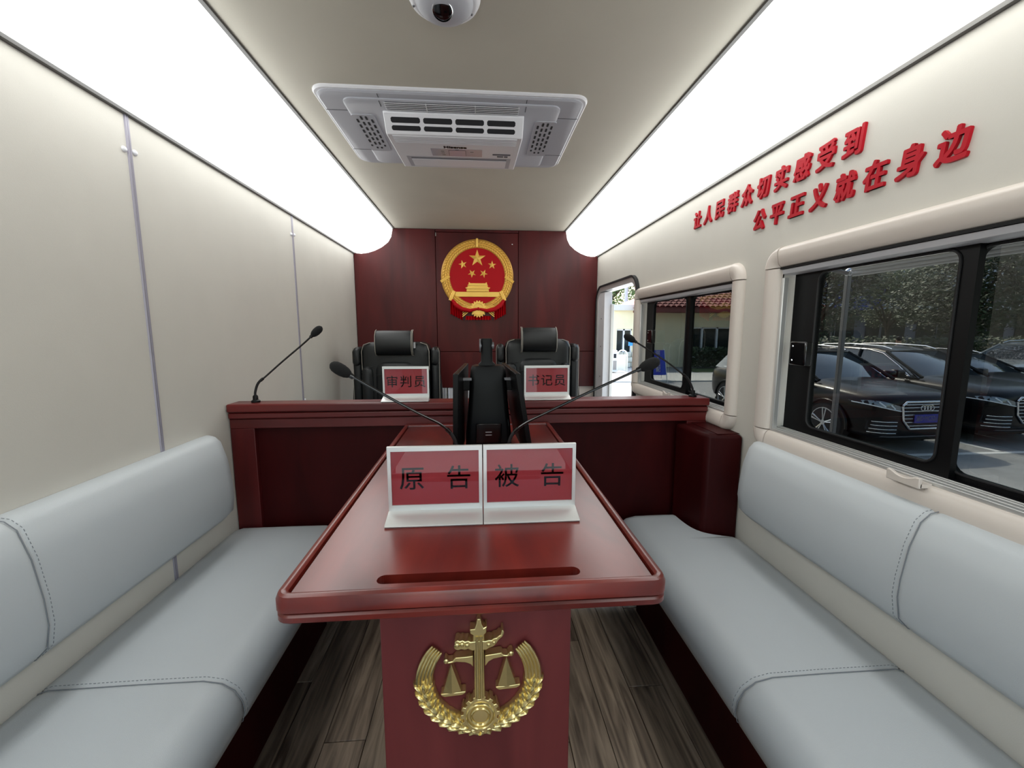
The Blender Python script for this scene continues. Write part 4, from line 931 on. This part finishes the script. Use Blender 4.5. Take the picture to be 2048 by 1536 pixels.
# ---- cars
PAINT = mat('black_car_paint', lin(6, 7, 9), .3, coat=.22, coat_rough=.03, spec=.15)
CGLASS = mat('car_glass', lin(38, 48, 56), .03, spec=.9, coat=.6, coat_rough=.02)
TYRE = mat('tyre_rubber', lin(20, 20, 21), .85)
RIM = mat('rim_alloy', lin(190, 192, 196), .25, metal=.9)
HLG = mat('headlight_glass', lin(120, 128, 134), .08, metal=.4, coat=1.)
HLW = mat('headlight_white', lin(225, 230, 235), .15)
PLB = mat('plate_blue', lin(34, 44, 150), .45)
def car_mesh(o, paint):
    # local frame: nose at x=0, tail at x=-4.66 ; y to the car's left ; z up from the ground
    S = [  # u, zbottom, zbelt, half width, hood crown
        (-.00, .34, .80, .60, .86), (-.03, .26, .86, .74, .93), (-.12, .22, .90, .86, .985), (-.30, .21, .93, .915, 1.02), (-.60, .21, .96, .94, 1.055), (-.95, .21, .985, .94, 1.085), (-1.30, .21, 1.00, .94, 1.115),
        (-1.60, .21, 1.02, .94, 1.12), (-2.4, .21, 1.03, .94, 1.10), (-3.2, .21, 1.04, .94, 1.10), (-3.9, .22, 1.05, .93, 1.12), (-4.3, .24, 1.05, .90, 1.12), (-4.55, .30, 1.02, .82, 1.08), (-4.66, .42, .92, .66, .98)]
    rings = []
    for u, zb, zt, wd_, cr_ in S:
        h = zt-zb
        half = [(0, zb), (wd_*.80, zb), (wd_*.955, zb+.07), (wd_*.985, zb+h*.35), (wd_*1.0, zb+h*.62), (wd_*.985, zb+h*.80), (wd_*.955, zt-.02), (wd_*.88, zt+.02), (wd_*.70, cr_-.012), (wd_*.35, cr_), (0, cr_+.004)]
        full = half + [(-a, c_) for a, c_ in half[-2:0:-1]]
        rings.append([V(u, a, c_) for a, c_ in full])
    mb = MB().loft(rings)
    body = build(mb, 'body', paint, o, sub=1)
    from mathutils.bvhtree import BVHTree
    dg_ = bpy.context.evaluated_depsgraph_get(); dg_.update(); bv = BVHTree.FromObject(body, dg_)
    def sf(y, z, e=.005):                       # a point on the front skin of the car
        h = bv.ray_cast(V(2, y, z), V(-1, 0, 0))[0]; return V((h.x if h else -.3)+e, y, z)
    def patch(y0_, y1_, zl_, zh_, n, rows, e=.005):
        return MB().loft([[sf(y0_+(y1_-y0_)*i/n, zl_(i/n)+(zh_(i/n)-zl_(i/n))*j/rows, e) for j in range(rows+1)] for i in range(n+1)], closed=False)
    # greenhouse
    G_ = [(-1.30, 1.06, .80, 1.07, .80), (-1.62, 1.06, .82, 1.30, .72), (-2.05, 1.06, .83, 1.55, .63), (-2.35, 1.06, .83, 1.61, .60), (-3.0, 1.06, .83, 1.63, .59), (-3.7, 1.06, .82, 1.60, .58), (-4.15, 1.06, .80, 1.50, .56), (-4.50, 1.06, .74, 1.12, .68)]
    rings = [[V(u, a, c_) for a, c_ in ((-wb, zb), (wb, zb), (wt+.012, zt-.03), (wt-.04, zt), (-wt+.04, zt), (-wt-.012, zt-.03))] for u, zb, wb, zt, wt in G_]
    build(MB().loft(rings), 'window_glass', CGLASS, o, smooth=30)
    rings = [[V(u, a, c_) for a, c_ in ((-wt-.02, zt-.035), (-wt+.02, zt+.008), (-.3, zt+.022), (.3, zt+.022), (wt-.02, zt+.008), (wt+.02, zt-.035), (wt-.02, zt-.03), (-wt+.02, zt-.03))] for u, zb, wb, zt, wt in G_[2:7]]
    build(MB().loft(rings), 'roof', paint, o, smooth=50)
    for s in (-1, 1):
        build(MB().tube([V(-1.22, s*.80, 1.08), V(-1.62, s*.745, 1.30), V(-2.08, s*.655, 1.55)], .030, 6), 'pillar', paint, o, smooth=60)
        build(MB().tube([V(-2.62, s*.835, 1.07), V(-2.68, s*.625, 1.60)], .028, 6), 'pillar', paint, o, smooth=60)
        build(MB().tube([V(-3.72, s*.83, 1.07), V(-3.82, s*.60, 1.58)], .05, 6), 'pillar', paint, o, smooth=60)
        build(MB().tube([V(-1.42, s*.845, 1.085), V(-4.0, s*.845, 1.10)], .011, 6), 'window_trim', CHROME, o, smooth=60)
        build(MB().tube([V(-1.42, s*.845, 1.085), V(-1.70, s*.785, 1.28), V(-2.12, s*.685, 1.51), V(-2.5, s*.645, 1.585), V(-3.2, s*.63, 1.60), V(-3.9, s*.66, 1.50)], .011, 6), 'window_trim', CHROME, o, smooth=60)
        build(MB().tube([V(-2.05, s*.56, 1.60), V(-2.25, s*.56, 1.655), V(-3.0, s*.55, 1.69), V(-3.7, s*.55, 1.665), V(-3.95, s*.55, 1.60)], .016, 8), 'roof_rail', CHROME, o, smooth=60)
        m_ = build(MB().loft([[V(-1.50+fx_, s*(1.02+a), 1.145+b_) for a, b_ in rrect(-.12*k_, .115*k_, -.065*k_, .075*k_, .045*k_, 5)] for fx_, k_ in ((.085, .45), (.06, .80), (.02, .97), (-.03, 1), (-.07, .96))]), 'wing_mirror', paint, o, smooth=60)
        build(MB().box(-1.55, -1.47, min(s*.86, s*.98), max(s*.86, s*.98), 1.075, 1.105), 'mirror_stalk', BLACK, m_)
        zl_ = lambda t: .715+.075*t+.03*t*t; zh_ = lambda t: .790+.085*min(1, t*1.6)-.03*max(0, t-.85)/.15
        hl = build(patch(s*.455, s*.905, zl_, zh_, 14, 4), 'headlight', HLG, o, smooth=60)
        rim = [sf(s*(.455+.45*i/14), zl_(i/14), .011) for i in range(15)]
        build(MB().tube(rim, .009, 6), 'light_bar', HLW, hl, smooth=60)
        for f_ in (.30, .62):
            build(MB().tube([sf(s*(.455+.45*(f_-.06)), zl_(f_)+.01, .012), sf(s*(.455+.45*(f_+.08)), zh_(f_)-.02, .012)], .011, 6), 'lamp_element', HLW, hl)
        build(patch(s*.47, s*.86, lambda t: .315, lambda t: .575-.03*t, 10, 5, .003), 'side_intake', DARKV, o, smooth=60)
        for k in range(4):
            z = .35+k*.062; build(MB().tube([sf(s*(.50+.34*i/8), z+.006*i/8, .010) for i in range(9)], .0075, 6), 'bumper_strip', CHROME, o, smooth=60)
        for ux in (-.88, -3.70):
            wl_ = build(MB().lathe([(.12, -.02), (.335, 0), (.36, .03), (.36, .19), (.34, .22), (.12, .2)], (ux, s*.965, .36), (0, -s, 0), 36), 'wheel', TYRE, o, smooth=40)
            build(MB().lathe([(.27, -.012), (.262, -.016), (.255, .0), (.25, .03), (0.05, .05)], (ux, s*.965, .36), (0, -s, 0), 32), 'rim_barrel', DARKV, wl_, smooth=40)
            build(MB().lathe([(.275, -.004), (.270, -.018), (.258, -.018), (.252, -.004)], (ux, s*.965, .36), (0, -s, 0), 36, cap=False), 'rim_lip', RIM, wl_, smooth=40)
            for k in range(5):
                for dd in (-.13, .13):
                    a = 2*PI*k/5+.3; p = V(ux+.045*math.cos(a+dd), s*.980, .36+.045*math.sin(a+dd)); q = V(ux+.262*math.cos(a+dd), s*.975, .36+.262*math.sin(a+dd)); build(MB().tube([p, q], [.012, .017], 5), 'spoke', RIM, wl_)
            build(MB().lathe([(.05, -.015), (.045, -.022), (0, -.024)], (ux, s*.965, .36), (0, -s, 0), 18), 'hub_cap', RIM, wl_, smooth=40)
            ar = [V(ux+.43*math.cos(t), s*.945, .36+.42*math.sin(t)) for t in [math.radians(x) for x in range(-5, 186, 12)]]
            build(MB().tube(ar, .025, 6), 'arch_trim', paint, o, smooth=60)
            build(MB().lathe([(.40, 0), (.40, .012), (0.1, .012)], (ux, s*.935, .36), (0, s, 0), 30), 'wheel_well', BLACK, o)
    # single frame grille
    ol = [(-.44, .80), (-.36, .862), (.36, .862), (.44, .80), (.40, .56), (.27, .42), (-.27, .42), (-.40, .56)]
    def hw(z): return .27+(z-.42)/.14*.13 if z < .56 else (.40+(z-.56)/.24*.04 if z < .80 else .44-(z-.80)/.062*.08)
    zs_ = [.42, .46, .51, .56, .62, .68, .74, .80, .83, .862]
    build(MB().loft([[sf(hw(z)*(-1+2*j/16), z, .006) for j in range(17)] for z in zs_], closed=False), 'grille', DARKV, o, smooth=60)
    pts = []
    for k in range(len(ol)):
        a, c_ = ol[k], ol[(k+1) % len(ol)]
        for j in range(5): t = j/5; pts.append(sf(a[0]+(c_[0]-a[0])*t, a[1]+(c_[1]-a[1])*t, .014))
    pts.append(pts[0]); build(MB().tube(pts, .018, 8, cap=False), 'grille_frame', CHROME, o, smooth=60)
    for z in (.47, .53, .59, .65, .71, .77, .82):
        build(MB().tube([sf(y, z, .014) for y in [hw(z)*(-1+2*j/12) for j in range(13)]], .008, 6), 'grille_slat', CHROME, o, smooth=60)
    fx_ = sf(0, .76, 0).x; fp_ = sf(0, .60, 0).x
    for k in range(4):
        y = (k-1.5)*.056; build(MB().tube([V(fx_+.034, y+.038*math.cos(t), .765+.038*math.sin(t)) for t in [2*PI*j/20 for j in range(21)]], .0065, 6, cap=False), 'badge_ring', CHROME, o, smooth=60)
    pl = build(MB().box(fp_+.024, fp_+.036, -.22, .22, .52, .66), 'number_plate', PLB, o, bevel=.004)
    build(text('渝D·MC526', .108, lambda x, y, z: V(fp_+.0365+abs(z), x*.74, .590+y), extrude=.0006, bold=.0015), 'plate_lettering', WHITEP, pl)
    build(MB().loft([[sf(-.7+1.4*j/14, z, .008) for j in range(15)] for z in (.275, .30)], closed=False), 'lower_lip', ALUD, o)
    build(MB().box(-4.5, -.3, -.70, .70, .14, .25), 'underbody', BLACK, o)
c1 = empty('car', (0, 0, 0), 'nearest black SUV with round-ring badge and blue number plate, parked outside the large window', 'car', 'parked cars')
car_mesh(c1, PAINT)
c1.location = (7.22, 6.14, GZ); c1.rotation_euler = (0, 0, math.radians(-87))
c2 = dup(c1); c2.location = (9.62, 6.40, GZ); c2.rotation_euler = (0, 0, math.radians(-86)); c2['label'] = 'second black SUV, parked just right of the nearest one, half hidden by the window mullion'
c3 = dup(c1); c3.location = (12.75, 8.0, GZ); c3.rotation_euler = (0, 0, math.radians(-88)); c3['label'] = 'third black car, lower and set back, behind the second at the right edge'
c3.scale = (1, 1, .88)
c4 = dup(c1); c4.location = (14.95, 11.6, GZ); c4.rotation_euler = (0, 0, math.radians(-175)); c4['label'] = 'pale silver SUV standing side-on behind the parked black row'
SILP = mat('silver_car_paint', lin(170, 174, 174), .25, metal=.4, coat=.8)
def repaint(o):
    for ch in list(o.children):
        if ch.data and len(ch.data.materials) and ch.data.materials[0] is PAINT:
            ch.data = ch.data.copy(); ch.data.materials[0] = SILP
        repaint(ch)
repaint(c4)

# ---- vegetation
LEAF = [mat('leaf_dark', lin(58, 72, 40), .6, var=.35, vscale=2), mat('leaf_mid', lin(84, 100, 56), .6, var=.35, vscale=2)]
BARK = mat('bark', lin(92, 82, 70), .9, var=.3, vscale=10)
def leaf_mesh(n, rx, ry, rz, size, hollow=.45, lumps=9, seed=1):
    r = random.Random(seed); mb = MB(); cs = []
    for k in range(lumps):
        a = r.uniform(0, 2*PI); e = r.uniform(-.8, .9); q = math.sqrt(max(0, 1-e*e))*r.uniform(.3, .75)
        cs.append((V(rx*q*math.cos(a), ry*q*math.sin(a), rz*e*.62), r.uniform(.35, .6)))
    for k in range(n):
        c, s = r.choice(cs); d = V(r.gauss(0, 1), r.gauss(0, 1), r.gauss(0, 1)).normalized()*s*r.uniform(hollow, 1)
        p = c+V(d.x*rx, d.y*ry, d.z*rz)
        u = V(r.gauss(0, 1), r.gauss(0, 1), r.gauss(0, 1)).normalized(); w_ = u.orthogonal().normalized(); L = size*r.uniform(.6, 1.3)
        mb.add([p-u*L, p+w_*L*.45, p+u*L, p-w_*L*.45], [(0, 1, 2, 3)])
    return mb
protos = []
for sd_ in (1, 2, 3): protos.append(leaf_mesh(15000, 2.6, 2.6, 2.3, .085, seed=sd_, lumps=14))
def tree(x, y, h, k, lf, label, sc=1.0, lean=.2):
    o = empty('tree', (x, y, GZ), label, 'tree', 'trees beyond the parking area')
    mb = MB(); r = random.Random(int(x*10)); t0 = V(x, y, GZ-.05); t1 = V(x+lean, y, GZ+h*.42)
    mb.tube([t0, t0.lerp(t1, .5)+V(.05, 0, 0), t1], [.17*sc, .13*sc, .11*sc], 8)
    for q in range(7):
        a = 2*PI*q/7+r.random(); e = t1+V(math.cos(a)*1.5*sc, math.sin(a)*1.5*sc, h*.30*r.uniform(.6, 1.2)); mb.tube([t1-V(0, 0, .3*r.random()), t1.lerp(e, .5)+V(0, 0, .15), e], [.07*sc, .05*sc, .02], 6)
    build(mb, 'trunk', BARK, o, smooth=60)
    m2 = MB(); m2.v = [V(*p)*sc+V(x+lean, y, GZ+h*.70) for p in protos[k].v]; m2.f = protos[k].f; m2.m = protos[k].m
    build(m2, 'foliage', LEAF[lf], o)
TL = ['leafy tree rising above the nearest SUV, just left of the awning arm', 'leafy tree rising right of the blue banner, deepest of the row', 'dense tree with its trunk just left of the window mullion', 'tree filling the top of the right pane of the large window',
'bushy bright green tree towering over the gatehouse beyond the door']
tree(11.5, 14.0, 5.2, 0, 0, TL[0], .80); tree(21.6, 20.6, 5.2, 1, 1, TL[1], .80, -.2); tree(18.3, 14.6, 5.4, 2, 0, TL[2], .95); tree(23.6, 15.2, 5.6, 0, 1, TL[3], .92)
BRIGHT = mat('leaf_bright', lin(96, 124, 62), .6, var=.35, vscale=2); LEAF.append(BRIGHT)
tree(10.6, 36, 9.6, 0, 2, TL[4], 2.0)
def hedge(x0, x1, y0, y1, h, label, seed, name='hedge'):
    r = random.Random(seed); mb = MB(); n = int((x1-x0)*900)
    for k in range(n):
        p = V(r.uniform(x0, x1), r.uniform(y0, y1), GZ+.06+r.uniform(0, 1)**.7*h*(1+.12*math.sin(r.uniform(0, 6)))); u = V(r.gauss(0, 1), r.gauss(0, 1), r.gauss(0, 1)).normalized(); w_ = u.orthogonal().normalized(); L = r.uniform(.05, .11)
        mb.add([p-u*L, p+w_*L*.5, p+u*L, p-w_*L*.5], [(0, 1, 2, 3)])
    return build(mb, name, LEAF[0], None, label=label, cat='hedge', kind='stuff')
hedge(10.9, 13.8, 20.65, 21.4, .95, 'dark clipped shrubs under the gatehouse window', 4)
hedge(13.2, 36.0, 17.4, 18.4, 1.5, 'long dark hedge behind the parked cars', 5)
# distant building with blue banner
fb = empty('office_building', (26, 30, GZ), 'grey office building with a blue banner behind the trees', 'building')
CONC = mat('grey_concrete', lin(118, 114, 118), .8, var=.15, vscale=.6)
build(MB().box(20.5, 60, 30, 38, GZ, 9.0), 'facade', CONC, fb)
build(MB().box(20.5, 60, 29.6, 30, 3.2, 3.7), 'ledge', mat('ledge_grey', lin(150, 146, 150), .8), fb)
for k in range(30):
    build(MB().box(24+k*.62, 24.28+k*.62, 29.5, 29.6, 4.0, 5.6), 'fin', mat('fin_white', lin(196, 198, 206), .7) if k == 0 else bpy.data.materials['fin_white'], fb)
for k in range(9):
    x = 21+k*4.2; wn = build(MB().box(x, x+3.2, 29.92, 30.0, .3, 2.6), 'shop_window', WGL, fb)
    build(MB().box(x+1.57, x+1.63, 29.86, 29.92, .3, 2.6), 'window_mullion', ALUD, wn)
build(MB().box(20.5, 60, 28.6, 29.4, 2.6, 3.0), 'white_parapet', WHITEP, fb)
bb = empty('banner', (23, 24, 2.5), 'blue banner with white writing hung behind the trees', 'banner')
build(MB().box(21.4, 24.6, 24.0, 24.05, 2.3, 4.1), 'banner_sheet', BLUEB, bb)
mk = MB(); r = random.Random(3)
for row, (z, n) in enumerate(((3.62, 5), (2.95, 8))):
    for k in range(n):
        x = 21.8+k*2.5/n
        for q in range(3): mk.box(x+r.uniform(0, .12), x+r.uniform(.14, .26), 23.985, 24.0, z+q*.09, z+q*.09+.035)
build(mk, 'white_marks', WHITEP, bb)
for x in (21.4, 24.6): build(MB().tube([(x, 24.08, GZ), (x, 24.08, 4.2)], .05, 8), 'banner_pole', ALUD, bb, smooth=60)

# ---- passer-by behind the cars
def person(x, y, face):
    o = empty('person', (x, y, GZ), 'person in a grey shirt with a dark shoulder strap walking behind the parked cars', 'person')
    sk = [((0, 0, .93), .13), ((0, 0, 1.12), .125), ((.02, 0, 1.30), .15), ((.03, 0, 1.44), .10), ((.04, 0, 1.52), .052), ((.05, 0, 1.60), .075), ((.05, 0, 1.68), .09), ((.05, 0, 1.75), .055),
          ((.02, .17, 1.42), .065), ((.0, .23, 1.17), .048), ((.06, .22, .95), .035), ((.08, .22, .87), .03), ((.02, -.17, 1.42), .065), ((-.02, -.23, 1.17), .048), ((.02, -.22, .95), .035), ((.04, -.22, .87), .03),
          ((.0, .09, .88), .10), ((.06, .10, .50), .065), ((-.02, .10, .10), .045), ((.08, .10, .04), .035), ((.0, -.09, .88), .10), ((.0, -.10, .50), .065), ((-.12, -.10, .10), .045), ((-.04, -.10, .04), .035)]
    ed_ = [(0, 1), (1, 2), (2, 3), (3, 4), (4, 5), (5, 6), (6, 7), (3, 8), (8, 9), (9, 10), (10, 11), (3, 12), (12, 13), (13, 14), (14, 15), (0, 16), (16, 17), (17, 18), (18, 19), (0, 20), (20, 21), (21, 22), (22, 23)]
    me = bpy.data.meshes.new('body'); me.from_pydata([p for p, r in sk], ed_, []); me.materials.append(mat('grey_shirt', lin(150, 150, 160), .8)); me.materials.append(mat('dark_trousers', lin(40, 42, 52), .8)); me.materials.append(mat('skin', lin(190, 146, 120), .6))
    b_ = bpy.data.objects.new('body', me); COL.objects.link(b_); b_.parent = o
    b_.modifiers.new('skin', 'SKIN'); sv = me.skin_vertices[0].data
    for k, (p, r) in enumerate(sk): sv[k].radius = (r, r)
    sv[0].use_root = True
    d = b_.modifiers.new('sub', 'SUBSURF'); d.levels = 1; d.render_levels = 1
    dg = bpy.context.evaluated_depsgraph_get(); dg.update(); m2 = bpy.data.meshes.new_from_object(b_.evaluated_get(dg))
    b_.modifiers.clear(); b_.data = m2
    for p in m2.polygons:
        c = p.center; p.material_index = 2 if c.z > 1.50 or (abs(c.y) > .19 and c.z < 1.13 and c.z > .8) else (1 if c.z < .93 else 0); p.use_smooth = True
    ROOT['person'] = V(0, 0, 0)
    build(MB().ell((.02, 0, 1.72), .088, .084, .085, 14, 10), 'hair', BLACK, o, smooth=80)
    build(MB().tube([(.16, -.14, 1.05), (.17, 0, 1.28), (.06, .12, 1.48), (-.10, .02, 1.30), (-.13, -.12, 1.05)], .018, 6), 'shoulder_strap', BLACK, o, smooth=60)
    o.rotation_euler = (0, 0, face)
person(13.9, 12.9, math.radians(60))
